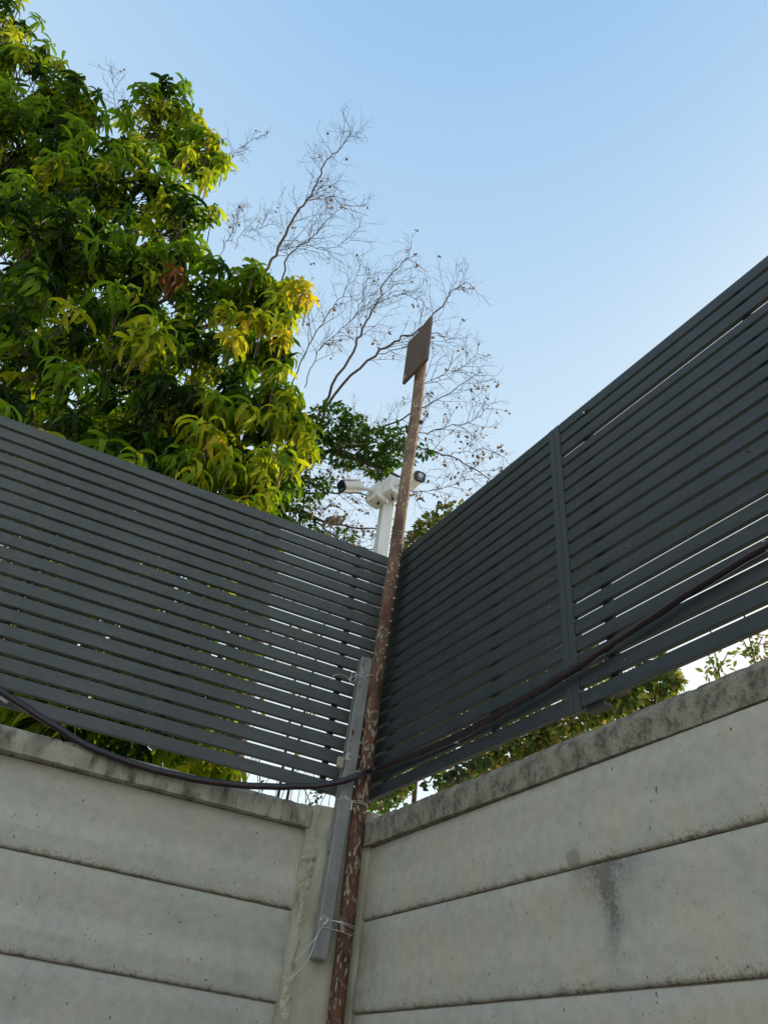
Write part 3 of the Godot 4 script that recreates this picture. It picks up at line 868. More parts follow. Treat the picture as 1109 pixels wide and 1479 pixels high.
# ------------------------------------------------------------------ leaves
func long_leaf(a0: float, a1: float, width: float, fold: float, wave: float) -> ArrayMesh:
	# a drooping lance-shaped leaf along local x, one unit long
	var st := begin()
	st.set_smooth_group(0)
	var n := 8
	var p := Vector3.ZERO
	var rows := []
	for i in n + 1:
		var t := float(i) / n
		var a := lerpf(a0, a1, pow(t, 0.75))
		if i > 0:
			p += Vector3(cos(a), sin(a), 0) / n
		var up := Vector3(-sin(a), cos(a), 0)
		var w := width * pow(maxf(sin(PI * pow(clampf(t * 0.97 + 0.015, 0, 1), 0.82)), 0.0), 0.85) + 0.004
		var flut := wave * sin(t * 15.0) * w
		rows.append([p + Vector3(0, 0, -w) + up * (w * fold + flut), p, p + Vector3(0, 0, w) + up * (w * fold - flut)])
	for i in n:
		for k in 2:
			var a: Vector3 = rows[i][k]
			var b: Vector3 = rows[i][k + 1]
			var c: Vector3 = rows[i + 1][k + 1]
			var d: Vector3 = rows[i + 1][k]
			tri(st, a, b, c, Vector2(0, 0), Vector2(1, 0), Vector2(1, 1))
			tri(st, a, c, d, Vector2(0, 0), Vector2(1, 1), Vector2(0, 1))
	return done(st)

func oval_leaf(width: float, fold: float, bend: float) -> ArrayMesh:
	var st := begin()
	st.set_smooth_group(0)
	var mid := [Vector3.ZERO, Vector3(0.28, 0.03, 0), Vector3(0.62, 0.02 - bend * 0.4, 0), Vector3(1, -bend, 0)]
	var lw := [0.0, width * 0.9, width, 0.0]
	for i in 3:
		for s in [-1.0, 1.0]:
			var a: Vector3 = mid[i]
			var b: Vector3 = mid[i + 1]
			var c: Vector3 = mid[i + 1] + Vector3(0, fold * lw[i + 1], s * lw[i + 1])
			var d: Vector3 = mid[i] + Vector3(0, fold * lw[i], s * lw[i])
			if s > 0:
				tri(st, a, d, c)
				tri(st, a, c, b)
			else:
				tri(st, a, c, d)
				tri(st, a, b, c)
	return done(st)

func scatter(parent: Node, called: String, mesh: Mesh, material: Material, where: Array, tints: Array) -> void:
	if where.is_empty():
		return
	var mm := MultiMesh.new()
	mm.transform_format = MultiMesh.TRANSFORM_3D
	mm.use_colors = true
	mm.mesh = mesh
	mm.instance_count = where.size()
	for i in where.size():
		mm.set_instance_transform(i, where[i])
		mm.set_instance_color(i, tints[i])
	var o := MultiMeshInstance3D.new()
	o.name = called
	o.multimesh = mm
	o.material_override = material
	o.set_meta("kind", "stuff")
	parent.add_child(o, true)

func leaf_frame(p: Vector3, forward: Vector3, roll: float, size: float) -> Transform3D:
	var flat := Vector3(forward.x, 0, forward.z)
	if flat.length() < 0.05:
		flat = Vector3(1, 0, 0)
	flat = flat.normalized()
	var b := Basis(flat, Vector3.UP, flat.cross(Vector3.UP))
	b = b * Basis(Vector3(0, 0, 1), asin(clampf(forward.y, -1, 1)) * 0.75) * Basis(Vector3(1, 0, 0), roll)
	return Transform3D(b.scaled_local(Vector3.ONE * size), p)

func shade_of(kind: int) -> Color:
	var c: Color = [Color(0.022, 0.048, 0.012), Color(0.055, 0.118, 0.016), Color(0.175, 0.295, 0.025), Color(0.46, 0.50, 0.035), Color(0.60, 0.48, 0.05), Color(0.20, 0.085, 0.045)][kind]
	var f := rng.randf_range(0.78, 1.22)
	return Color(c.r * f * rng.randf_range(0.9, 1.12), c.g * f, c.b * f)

func seen_over_fence(p: Vector3) -> float:
	# distance to the lens if the point is in its view above the left fence, else -1
	var cam: Transform3D = ($camera as Camera3D).transform
	var q := cam.affine_inverse() * p
	if q.z > -1.0:
		return -1.0
	if absf(q.x / -q.z) > 0.52 or absf(q.y / -q.z) > 0.69:
		return -1.0
	var eye := cam.origin
	var n := LEFT_OUT
	var dist := (eye - CORNER).dot(n)
	var behind := (p - CORNER).dot(n)
	if behind > 0:
		return -1.0
	var k := dist / (dist - behind)
	if (eye + (p - eye) * k).y < FENCE_TOP + EYE + 0.05:
		return -1.0
	return -q.z

func make_mango_tree() -> void:
	var foot: Vector3 = Vector3(-6.842, 0.000, -5.925)
	var root := thing("mango_tree", "big leafy mango tree with drooping glossy leaves behind the left fence", "tree", foot)
	var fork := foot + Vector3(0.3, 3.4, 0.1)
	var stub := begin()
	add_tube(stub, smooth_path([Vector3.ZERO, Vector3(0.1, 1.2, 0.05), Vector3(0.05, 2.4, 0.0), fork - foot], 6), range(19).map(func(i): return 0.26 - 0.005 * i + (0.10 if i == 0 else 0.0)), 14)
	part("trunk", done(stub), mats.bark, root)
	var lobes: Array = [
		[Vector3(-7.080, 14.349, -4.563), 0.65, 1, 1.28, 0.50],
		[Vector3(-6.034, 13.021, -4.729), 0.61, 1, 1.28, 0.50],
		[Vector3(-5.424, 12.685, -4.843), 0.48, 1, 1.44, 0.50],
		[Vector3(-5.792, 11.565, -5.029), 0.83, 1, 1.12, 0.20],
		[Vector3(-4.704, 11.060, -4.996), 0.71, 0, 1.28, 0.30],
		[Vector3(-4.491, 13.845, -5.392), 0.69, 1, 1.28, 0.50],
		[Vector3(-3.809, 13.246, -5.532), 0.47, 1, 1.60, 0.60],
		[Vector3(-4.117, 11.601, -5.315), 0.70, 0, 1.12, 0.30],
		[Vector3(-3.383, 10.989, -5.473), 0.51, 1, 1.44, 0.50],
		[Vector3(-4.675, 9.517, -5.113), 0.78, 1, 0.96, 0.10],
		[Vector3(-3.870, 9.532, -5.191), 0.69, 0, 1.12, 0.20],
		[Vector3(-2.908, 9.613, -5.538), 0.63, 1, 1.12, 0.30],
		[Vector3(-2.331, 9.918, -5.747), 0.48, 1, 1.44, 0.50],
		[Vector3(-1.837, 10.110, -5.925), 0.34, 1, 1.92, 0.80],
		[Vector3(-1.756, 8.953, -5.848), 0.40, 1, 1.60, 0.70],
		[Vector3(-3.963, 7.826, -5.051), 0.64, 0, 0.96, 0.10],
		[Vector3(-3.189, 7.997, -5.277), 0.62, 1, 0.96, 0.20],
		[Vector3(-2.433, 8.272, -5.604), 0.66, 0, 0.96, 0.20],
		[Vector3(-1.417, 7.846, -5.811), 0.34, 1, 1.76, 0.70],
		[Vector3(-1.846, 7.234, -5.603), 0.49, 1, 1.44, 0.40],
		[Vector3(-2.593, 6.906, -5.439), 0.58, 1, 0.96, 0.10],
		[Vector3(-3.332, 6.724, -5.173), 0.55, 0, 0.80, 0.10],
		[Vector3(-1.518, 6.621, -5.668), 0.33, 1, 1.60, 0.50],
		[Vector3(-2.025, 6.252, -5.432), 0.41, 0, 1.44, 0.40],
		[Vector3(-2.680, 5.966, -5.355), 0.53, 0, 0.80, 0.10],
		[Vector3(-3.337, 5.760, -5.171), 0.51, 0, 0.80, 0.10],
		[Vector3(-1.604, 5.827, -5.637), 0.37, 0, 1.60, 0.60],
		[Vector3(-1.342, 6.320, -5.678), 0.21, 0, 1.92, 0.60],
		[Vector3(-2.179, 5.353, -5.536), 0.51, 0, 0.96, 0.30],
		[Vector3(-2.760, 4.982, -5.379), 0.48, 0, 0.80, 0.10],
		[Vector3(-1.362, 5.117, -5.671), 0.30, 1, 1.60, 0.70],
		[Vector3(-1.795, 4.686, -5.621), 0.45, 0, 1.12, 0.40],
		[Vector3(-2.381, 4.298, -5.410), 0.45, 0, 0.96, 0.20],
		[Vector3(-2.847, 4.316, -5.241), 0.44, 0, 0.96, 0.10],
		[Vector3(-1.297, 4.267, -5.695), 0.28, 1, 1.60, 0.70],
		[Vector3(-1.793, 3.974, -5.569), 0.39, 0, 1.28, 0.40],
		[Vector3(-2.357, 3.848, -5.365), 0.40, 0, 1.12, 0.20],
		[Vector3(-1.207, 3.727, -5.674), 0.23, 0, 1.92, 0.80],
		[Vector3(-1.732, 3.518, -5.485), 0.31, 0, 1.60, 0.40],
		[Vector3(-2.231, 3.452, -5.304), 0.30, 0, 1.28, 0.20],
		[Vector3(-6.503, 11.069, -5.197), 1.06, 1, 0.64, 0.10],
		[Vector3(-5.043, 7.834, -5.512), 0.86, 0, 0.64, 0.10],
		[Vector3(-6.011, 12.035, -6.226), 1.43, 0, 0.80, 0.00],
		[Vector3(-4.151, 9.622, -6.684), 1.47, 0, 0.96, 0.00],
		[Vector3(-2.965, 8.469, -7.006), 1.03, 0, 0.96, 0.00],
		[Vector3(-3.671, 7.174, -6.858), 1.09, 0, 0.80, 0.00],
		[Vector3(-2.819, 5.818, -7.059), 0.93, 0, 0.64, 0.00],
		[Vector3(-3.128, 4.626, -6.841), 0.75, 0, 0.80, 0.00],
		[Vector3(-1.773, 6.631, -7.118), 0.58, 0, 0.96, 0.00],
		[Vector3(-1.661, 5.309, -6.946), 0.51, 0, 0.96, 0.00],
		[Vector3(-2.449, 6.722, -6.980), 0.74, 0, 1.12, 0.00],
		[Vector3(-3.073, 5.968, -6.542), 0.67, 0, 1.12, 0.00],
		[Vector3(-3.275, 5.038, -6.256), 0.53, 0, 0.96, 0.00],
		[Vector3(-3.863, 5.858, -6.576), 0.81, 0, 0.80, 0.00],
		[Vector3(-1.981, 4.183, -6.617), 0.58, 0, 0.96, 0.00],
		[Vector3(-3.448, 4.387, -6.088), 0.68, 0, 0.80, 0.00],
		[Vector3(-1.212, 6.884, -5.938), 0.30, 1, 1.60, 0.60],
		[Vector3(-1.132, 7.714, -5.967), 0.28, 0, 1.60, 0.70]]
	var leaves := [[], [], [], []]
	var tints := [[], [], [], []]
	var kinds := [[], [], [], []]
	var twigs := begin()
	var n_limb := 0
	for lb in lobes:
		var c: Vector3 = lb[0]
		var r: float = lb[1]
		if lb[2] > 0:
			var mid := fork.lerp(c, 0.5) + Vector3(rng.randf_range(-0.3, 0.3), 0.35, rng.randf_range(-0.3, 0.3))
			part("limb", taper(smooth_path([fork - foot, mid - foot, c - foot], 7), rng.randf_range(0.06, 0.11), 0.018, 8), mats.bark, root)
			n_limb += 1
	var whorls := []                                   # [tip, direction, kind, count, size]
	for lb in lobes:
		var c: Vector3 = lb[0]
		var r: float = lb[1]
		var n := int(14.0 * r * r / 0.16 * lb[3])
		for i in n:
			var z := rng.randf_range(-0.95, 1.0)
			var a := rng.randf() * TAU
			var d := Vector3(sqrt(1 - z * z) * cos(a), z, sqrt(1 - z * z) * sin(a))
			var q := c + d * r * (1.0 if rng.randf() < 0.72 else rng.randf_range(0.3, 0.9)) * rng.randf_range(0.88, 1.06)
			if (q - CORNER).dot(LEFT_OUT) > -0.42 and q.y < 6.2:
				continue
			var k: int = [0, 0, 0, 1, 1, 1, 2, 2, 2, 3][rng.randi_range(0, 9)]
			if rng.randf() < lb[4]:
				k = clampi(k + 1, 2, 3)  # sunlit rim put into the colour: paler kinds on edge lobes, besides young leaves
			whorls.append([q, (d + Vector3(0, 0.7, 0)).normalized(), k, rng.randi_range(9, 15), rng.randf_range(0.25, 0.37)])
	for y in [[Vector3(-1.464, 9.307, -5.422), 3, 0.32], [Vector3(-1.467, 8.861, -5.421), 4, 0.30], [Vector3(-1.471, 8.242, -5.419), 3, 0.32], [Vector3(-1.197, 7.854, -5.465), 3, 0.30], [Vector3(-0.927, 7.208, -5.563), 3, 0.28], [Vector3(-1.052, 6.867, -5.464), 3, 0.30], [Vector3(-1.310, 6.568, -5.318), 3, 0.32], [Vector3(-1.557, 6.474, -5.175), 3, 0.32], [Vector3(-1.735, 8.943, -5.271), 3, 0.34], [Vector3(-2.146, 8.767, -5.123), 3, 0.32], [Vector3(-2.753, 7.618, -4.797), 3, 0.36], [Vector3(-2.596, 7.689, -4.822), 3, 0.36], [Vector3(-2.881, 11.151, -5.229), 3, 0.30], [Vector3(-3.260, 12.049, -5.199), 3, 0.30], [Vector3(-4.116, 13.833, -5.102), 3, 0.28], [Vector3(-4.636, 13.718, -5.021), 3, 0.28], [Vector3(-5.139, 12.721, -4.627), 3, 0.30], [Vector3(-5.785, 13.529, -4.500), 3, 0.28], [Vector3(-6.134, 13.291, -4.374), 3, 0.30], [Vector3(-4.232, 10.947, -4.741), 3, 0.30], [Vector3(-2.755, 7.930, -4.796), 3, 0.36], [Vector3(-1.871, 8.808, -5.222), 4, 0.33], [Vector3(-1.940, 8.394, -5.197), 4, 0.33], [Vector3(-1.537, 10.056, -5.448), 4, 0.32], [Vector3(-1.696, 9.595, -5.391), 3, 0.33], [Vector3(-1.887, 6.843, -5.109), 3, 0.34], [Vector3(-1.754, 6.799, -5.158), 4, 0.34], [Vector3(-1.813, 6.190, -5.083), 3, 0.32], [Vector3(-1.979, 6.259, -5.044), 2, 0.34], [Vector3(-1.241, 7.469, -5.449), 3, 0.30], [Vector3(-1.027, 7.568, -5.579), 3, 0.30], [Vector3(-2.240, 5.911, -4.823), 3, 0.33], [Vector3(-3.288, 5.962, -4.497), 2, 0.34], [Vector3(-4.799, 10.410, -4.537), 3, 0.33], [Vector3(-4.684, 10.495, -4.472), 3, 0.30], [Vector3(-2.840, 9.278, -5.031), 5, 0.34], [Vector3(-3.498, 13.377, -5.219), 4, 0.32], [Vector3(-3.266, 12.955, -5.303), 3, 0.32], [Vector3(-4.273, 14.829, -5.046), 2, 0.30], [Vector3(-1.125, 6.332, -5.438), 3, 0.28], [Vector3(-0.840, 3.552, -5.328), 3, 0.32], [Vector3(-0.943, 3.580, -5.238), 3, 0.34], [Vector3(-1.032, 3.523, -5.259), 3, 0.32], [Vector3(-3.580, 12.509, -5.083), 3, 0.30], [Vector3(-2.133, 9.974, -5.287), 2, 0.32], [Vector3(-1.381, 9.851, -5.505), 4, 0.30], [Vector3(-1.265, 6.850, -5.387), 3, 0.30], [Vector3(-1.329, 6.040, -5.311), 3, 0.30], [Vector3(-5.618, 13.479, -4.560), 3, 0.30], [Vector3(-6.687, 14.024, -4.280), 3, 0.30], [Vector3(-4.935, 12.625, -4.807), 2, 0.30]]:
		for j in 2:
			whorls.append([y[0] + Vector3(rng.randf_range(-0.07, 0.07), -0.11 * j, rng.randf_range(-0.07, 0.07)), Vector3(0.1, 1, 0.25).normalized(), y[1], 12 - 2 * j, y[2] * rng.randf_range(0.9, 1.05)])
	for wv in whorls:
		var tip: Vector3 = wv[0]
		var d: Vector3 = wv[1]
		var u := d.cross(Vector3(0.3, 0.2, 0.9)).normalized()
		var v := d.cross(u)
		add_tube(twigs, [tip - foot - d * rng.randf_range(0.3, 0.55) + Vector3(rng.randf_range(-0.1, 0.1), -0.12, rng.randf_range(-0.1, 0.1)), tip - foot], [0.009, 0.005], 3, false)
		var a0 := rng.randf() * TAU
		for i in wv[3]:
			var a: float = a0 + i * 2.39996
			var level: float = float(i) / wv[3]
			var fw: Vector3 = ((u * cos(a) + v * sin(a)) * lerpf(1.0, 0.7, level) + d * lerpf(-0.15, 0.6, level) - Vector3(0, 0.18, 0)).normalized()
			var var_ := rng.randi_range(0, 3)
			if wv[2] == 5:
				var_ = 3
			var p: Vector3 = tip - d * (1.0 - level) * 0.12
			leaves[var_].append(leaf_frame(p, fw, rng.randf_range(-0.5, 0.5), wv[4] * rng.randf_range(0.75, 1.12)))
			var kk: int = wv[2]
			if kk in [3, 4] and rng.randf() < 0.35:
				kk -= 1
			kinds[var_].append(kk)
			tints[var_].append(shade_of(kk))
	var tw := part("twig_mass", done(twigs), mats.bark, root)
	tw.set_meta("kind", "stuff")
	var shapes := [long_leaf(0.35, -1.85, 0.078, 0.45, 0.12), long_leaf(0.1, -2.05, 0.088, 0.55, 0.16), long_leaf(0.5, -1.55, 0.080, 0.40, 0.10), long_leaf(-0.35, -1.7, 0.090, 0.6, 0.18)]
	# the 300 leaves nearest to the lens are leaves of their own
	var near := []
	for s in 4:
		for i in leaves[s].size():
			var dist := seen_over_fence(leaves[s][i].origin)
			if dist > 0.0:
				near.append([dist / leaves[s][i].basis.x.length(), s, i])
	near.sort_custom(func(a, b): return a[0] < b[0])
	near = near.slice(0, 300)
	var single := []
	for k in 6:
		var variants := []
		for v in 3:
			var dot := Image.create(4, 4, false, Image.FORMAT_RGB8)
			dot.fill(shade_of(k).linear_to_srgb())
			var m := mats.leaf.duplicate() as StandardMaterial3D
			m.vertex_color_use_as_albedo = false
			m.albedo_texture = ImageTexture.create_from_image(dot)
			variants.append(m)
		single.append(variants)
	var taken := {}
	for q in near:
		taken[Vector2i(q[1], q[2])] = true
		var tr: Transform3D = leaves[q[1]][q[2]]
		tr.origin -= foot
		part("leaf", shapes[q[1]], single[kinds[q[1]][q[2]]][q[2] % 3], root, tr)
	for s in 4:
		var where := []
		var tint := []
		for i in leaves[s].size():
			if not taken.has(Vector2i(s, i)):
				var tr: Transform3D = leaves[s][i]
				tr.origin -= foot
				where.append(tr)
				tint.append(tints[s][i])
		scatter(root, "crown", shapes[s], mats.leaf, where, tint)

# ------------------------------------------------------------------ the bare tree behind the corner
func grow(st: SurfaceTool, p: Vector3, d: Vector3, len_: float, r: float, depth: int, ends: Array, foot: Vector3) -> void:
	var pts := [p - foot]
	var q := p
	var dir := d
	var n := 4
	for i in n:
		dir = (dir + Vector3(rng.randf_range(-1, 1), rng.randf_range(-0.8, 1.0), rng.randf_range(-1, 1)) * 0.15).normalized()
		q += dir * len_ / n
		pts.append(q - foot)
		if depth > 0 and rng.randf() < 0.85:
			var side := dir.cross(Vector3(rng.randf_range(-1, 1), rng.randf_range(-1, 1), rng.randf_range(-1, 1))).normalized()
			grow(st, q, (dir * 0.75 + side * 0.75).normalized(), len_ * rng.randf_range(0.35, 0.6), r * 0.62, depth - 1, ends, foot)
	var rr := []
	for i in pts.size():
		rr.append(lerpf(r, r * 0.45, float(i) / n))
	add_tube(st, pts, rr, 4 if r > 0.005 else 3, false)
	ends.append([q, dir])
	ends.append([pts[2] + foot, dir])

func make_bare_tree() -> void:
	var foot: Vector3 = Vector3(-1.138, 0.000, -7.499)
	var root := thing("bare_tree", "nearly leafless tree with thin twigs and dry brown pods behind the fence corner", "tree", foot)
	var crotch: Vector3 = Vector3(-1.388, 7.853, -7.199)
	part("trunk", taper(smooth_path([Vector3.ZERO, (crotch - foot) * 0.5 + Vector3(0.1, 0, 0), crotch - foot], 6), 0.16, 0.085, 12), mats.bare_bark, root)
	var limbs: Array = [
		[[Vector3(-1.388, 7.853, -7.199), Vector3(-1.820, 8.668, -6.726), Vector3(-2.212, 9.478, -6.257), Vector3(-2.089, 10.381, -5.709), Vector3(-1.954, 10.841, -5.542), Vector3(-1.852, 11.361, -5.323), Vector3(-1.706, 11.727, -5.236), Vector3(-1.622, 12.131, -5.116), Vector3(-1.580, 12.507, -5.021), Vector3(-1.433, 12.852, -4.953), Vector3(-1.323, 13.197, -4.884), Vector3(-1.349, 13.467, -4.880)], 0.0275, 0.0036, 0.35, 1.00],
		[[Vector3(-1.764, 12.076, -5.415), Vector3(-1.562, 12.186, -5.387), Vector3(-1.399, 12.236, -5.410), Vector3(-1.214, 12.224, -5.487), Vector3(-0.896, 12.321, -5.468)], 0.0080, 0.0024, 0.10, 0.70],
		[[Vector3(-1.843, 9.974, -6.562), Vector3(-1.924, 10.963, -5.924), Vector3(-1.846, 11.312, -5.835), Vector3(-1.641, 11.624, -5.777), Vector3(-1.517, 11.956, -5.703), Vector3(-1.228, 12.360, -5.567)], 0.0150, 0.0036, 0.30, 1.00],
		[[Vector3(-2.046, 11.280, -5.836), Vector3(-1.738, 11.460, -5.813), Vector3(-1.449, 11.551, -5.867), Vector3(-1.208, 11.701, -5.870), Vector3(-1.027, 11.918, -5.815)], 0.0060, 0.0024, 0.10, 1.00],
		[[Vector3(-1.388, 7.853, -7.199), Vector3(-1.177, 8.209, -7.090), Vector3(-0.969, 9.053, -6.563), Vector3(-0.736, 9.659, -6.240), Vector3(-0.615, 10.075, -6.080), Vector3(-0.492, 10.455, -5.951), Vector3(-0.425, 10.844, -5.815), Vector3(-0.216, 11.192, -5.713), Vector3(-0.129, 11.518, -5.631)], 0.0250, 0.0036, 0.40, 1.00],
		[[Vector3(-0.499, 10.585, -6.038), Vector3(-0.312, 10.636, -5.950), Vector3(-0.072, 10.662, -5.884), Vector3(0.158, 10.573, -5.916)], 0.0060, 0.0024, 0.20, 0.70],
		[[Vector3(-1.388, 7.853, -7.199), Vector3(-1.153, 8.331, -6.919), Vector3(-0.861, 9.001, -6.475), Vector3(-0.411, 9.527, -6.156), Vector3(-0.127, 9.812, -6.043), Vector3(0.122, 10.001, -6.012), Vector3(0.427, 10.405, -5.797), Vector3(0.520, 10.651, -5.717), Vector3(0.734, 10.852, -5.677)], 0.0250, 0.0036, 0.35, 1.00],
		[[Vector3(-0.424, 9.770, -6.342), Vector3(-0.021, 9.915, -6.217), Vector3(0.288, 10.095, -6.063), Vector3(0.488, 10.064, -6.090), Vector3(0.607, 10.054, -6.098)], 0.0070, 0.0024, 0.20, 0.70],
		[[Vector3(-1.388, 7.853, -7.199), Vector3(-1.209, 8.132, -7.057), Vector3(-0.879, 8.367, -6.954), Vector3(-0.627, 8.546, -6.899), Vector3(-0.536, 8.646, -6.913), Vector3(-0.091, 8.906, -6.788), Vector3(0.313, 9.163, -6.666), Vector3(0.645, 9.431, -6.535), Vector3(1.035, 9.729, -6.377)], 0.0275, 0.0036, 0.35, 1.00],
		[[Vector3(-0.457, 8.676, -6.887), Vector3(-0.234, 8.685, -6.958), Vector3(0.287, 8.746, -6.985), Vector3(0.919, 8.716, -7.090), Vector3(1.349, 8.604, -7.265), Vector3(1.557, 8.564, -7.379)], 0.0140, 0.0048, 0.20, 0.80],
		[[Vector3(-0.073, 8.644, -6.914), Vector3(0.309, 8.828, -6.822), Vector3(0.874, 9.024, -6.719), Vector3(1.100, 9.165, -6.664), Vector3(1.251, 9.357, -6.565)], 0.0080, 0.0030, 0.20, 0.80],
		[[Vector3(0.696, 8.687, -7.009), Vector3(0.978, 8.754, -6.995), Vector3(1.258, 8.844, -6.962), Vector3(1.540, 8.824, -7.024)], 0.0050, 0.0024, 0.20, 0.70],
		[[Vector3(0.199, 9.416, -6.514), Vector3(0.554, 9.626, -6.378), Vector3(0.828, 9.755, -6.311), Vector3(0.990, 9.983, -6.159)], 0.0055, 0.0024, 0.10, 0.80],
		[[Vector3(0.001, 8.167, -7.192), Vector3(0.288, 8.163, -7.240), Vector3(0.701, 8.249, -7.209), Vector3(1.113, 8.415, -7.111)], 0.0060, 0.0024, 0.10, 0.80],
		[[Vector3(-1.388, 7.853, -7.199), Vector3(-1.062, 7.821, -7.193), Vector3(-0.701, 7.842, -7.142), Vector3(-0.349, 7.854, -7.098), Vector3(0.031, 7.794, -7.117)], 0.0175, 0.0072, 0.20, 0.80],
		[[Vector3(-1.388, 7.853, -7.199), Vector3(-1.181, 7.482, -7.148), Vector3(-0.876, 7.245, -6.982), Vector3(-0.516, 7.032, -6.796), Vector3(-0.104, 6.859, -6.576), Vector3(0.305, 6.694, -6.348)], 0.0200, 0.0060, 0.20, 0.80],
		[[Vector3(-0.876, 7.245, -6.982), Vector3(-0.497, 7.046, -7.092), Vector3(-0.145, 6.975, -7.091), Vector3(0.187, 6.994, -7.014)], 0.0110, 0.0048, 0.10, 0.80],
		[[Vector3(-1.388, 7.853, -7.199), Vector3(-1.269, 7.956, -7.084), Vector3(-0.942, 8.170, -6.874), Vector3(-0.659, 8.116, -6.894), Vector3(-0.291, 8.085, -6.894), Vector3(-0.011, 8.031, -6.914)], 0.0150, 0.0048, 0.20, 0.80],
		[[Vector3(-1.521, 9.316, -6.732), Vector3(-1.384, 9.918, -6.445), Vector3(-1.214, 10.386, -6.274), Vector3(-0.987, 10.870, -6.089), Vector3(-0.841, 11.277, -5.971)], 0.0100, 0.0030, 0.20, 1.00],
		[[Vector3(-1.330, 9.336, -6.715), Vector3(-1.251, 9.721, -6.516), Vector3(-1.150, 10.001, -6.407), Vector3(-0.899, 10.300, -6.282), Vector3(-0.750, 10.631, -6.130), Vector3(-0.748, 10.950, -5.987)], 0.0070, 0.0030, 0.20, 1.00],
		[[Vector3(-4.670, 13.006, -5.935), Vector3(-5.122, 13.725, -5.515), Vector3(-5.387, 14.211, -5.295), Vector3(-5.535, 14.628, -5.134), Vector3(-5.701, 15.004, -5.009)], 0.0070, 0.0030, 0.30, 0.60],
		[[Vector3(-3.667, 12.849, -6.070), Vector3(-3.343, 13.522, -5.667), Vector3(-3.181, 13.853, -5.559), Vector3(-2.950, 14.158, -5.472)], 0.0060, 0.0024, 0.30, 0.60],
		[[Vector3(-3.164, 11.585, -6.628), Vector3(-3.110, 12.136, -6.331), Vector3(-3.009, 12.443, -6.243), Vector3(-3.033, 12.827, -6.088)], 0.0060, 0.0024, 0.30, 0.70],
		[[Vector3(-2.897, 11.949, -6.316), Vector3(-2.858, 12.289, -6.199), Vector3(-2.620, 12.483, -6.209), Vector3(-2.564, 12.772, -6.136)], 0.0050, 0.0024, 0.30, 0.70]]
	var ends := []
	var twigs := begin()
	for lm in limbs:
		var pts := []
		for p in lm[0]:
			pts.append(p - foot)
		var path := smooth_path(pts, 5)
		for i in range(1, path.size() - 1):
			path[i] += Vector3(rng.randf_range(-1, 1), rng.randf_range(-1, 1), rng.randf_range(-1, 1)) * 0.022
		part("limb", taper(path, lm[1], lm[2], 7), mats.bare_bark, root)
		var total := 0.0
		for i in range(1, path.size()):
			total += (path[i] - path[i - 1]).length()
		var every := maxi(1, int(path.size() / (total / 0.13)))
		for i in range(int(path.size() * lm[3]), path.size()):
			if i % every != 0 and i != path.size() - 1:
				continue
			var d: Vector3 = ((path[i] - path[maxi(i - 1, 0)]) as Vector3).normalized()
			var side := d.cross(Vector3(rng.randf_range(-1, 1), rng.randf_range(-1, 1), rng.randf_range(-1, 1))).normalized()
			var k := float(i) / path.size()
			grow(twigs, path[i] + foot, (d * 0.7 + side * 0.8 + Vector3(0, 0.15, 0)).normalized(), rng.randf_range(0.35, 0.75) * lm[4] * lerpf(1.1, 0.55, k), lerpf(0.0056, 0.0036, k), 2, ends, foot)
	var tw := part("twig_mass", done(twigs), mats.bare_bark, root)
	tw.set_meta("kind", "stuff")
	# dry pods and curled leaves
	var where := []
	var tints := []
	var pod := oval_leaf(0.34, 0.7, 0.5)
	for e in ends:
		var low: float = clampf((10.5 - e[0].y) / 3.5, 0.08, 1.0)
		if rng.randf() < 0.17 * low:
			for j in rng.randi_range(1, 3):
				var fw := Vector3(rng.randf_range(-1, 1), rng.randf_range(-1.4, 0.3), rng.randf_range(-1, 1)).normalized()
				where.append(leaf_frame(e[0] - foot + fw * 0.02, fw, rng.randf_range(-1.5, 1.5), rng.randf_range(0.035, 0.062)))
				var f := rng.randf_range(0.7, 1.3)
				tints.append(Color(0.13, 0.085, 0.08) * f if rng.randf() < 0.65 else Color(0.26, 0.17, 0.14) * f)
	scatter(root, "dry_pods", pod, mats.small_leaf, where, tints)

# ------------------------------------------------------------------ leafy trees, hedges, shrubs
func leaf_cloud(root: Node3D, blobs: Array, per_area: float, size: Vector2, palette: Array, shape: Mesh, droop := 0.0) -> void:
	var foot := root.position
	var where := []
	var tints := []
	for b in blobs:
		var c: Vector3 = b[0]
		var r: Vector3 = b[1]
		var n := int(per_area * (r.x * r.y + r.y * r.z + r.x * r.z) * 4.0)
		for i in n:
			var d := Vector3(rng.randfn(), rng.randfn(), rng.randfn()).normalized()
			var p := c + d * r * (0.35 + 0.65 * pow(rng.randf(), 0.5))
			var fw := (d + Vector3(rng.randf_range(-1, 1), rng.randf_range(-1, 0.6) - droop, rng.randf_range(-1, 1))).normalized()
			where.append(leaf_frame(p - foot, fw, rng.randf_range(-0.9, 0.9), rng.randf_range(size.x, size.y)))
			var col: Color = palette[rng.randi_range(0, palette.size() - 1)]
			var f := rng.randf_range(0.75, 1.25)
			tints.append(Color(col.r * f, col.g * f, col.b * f))
	scatter(root, "foliage", shape, mats.small_leaf, where, tints)

func stems(root: Node3D, lines: Array, r0: float, r1: float) -> void:
	for l in lines:
		var pts := []
		for p in l:
			pts.append(p - root.position)
		part("stem", taper(smooth_path(pts, 5), r0, r1, 6), mats.bare_bark, root)

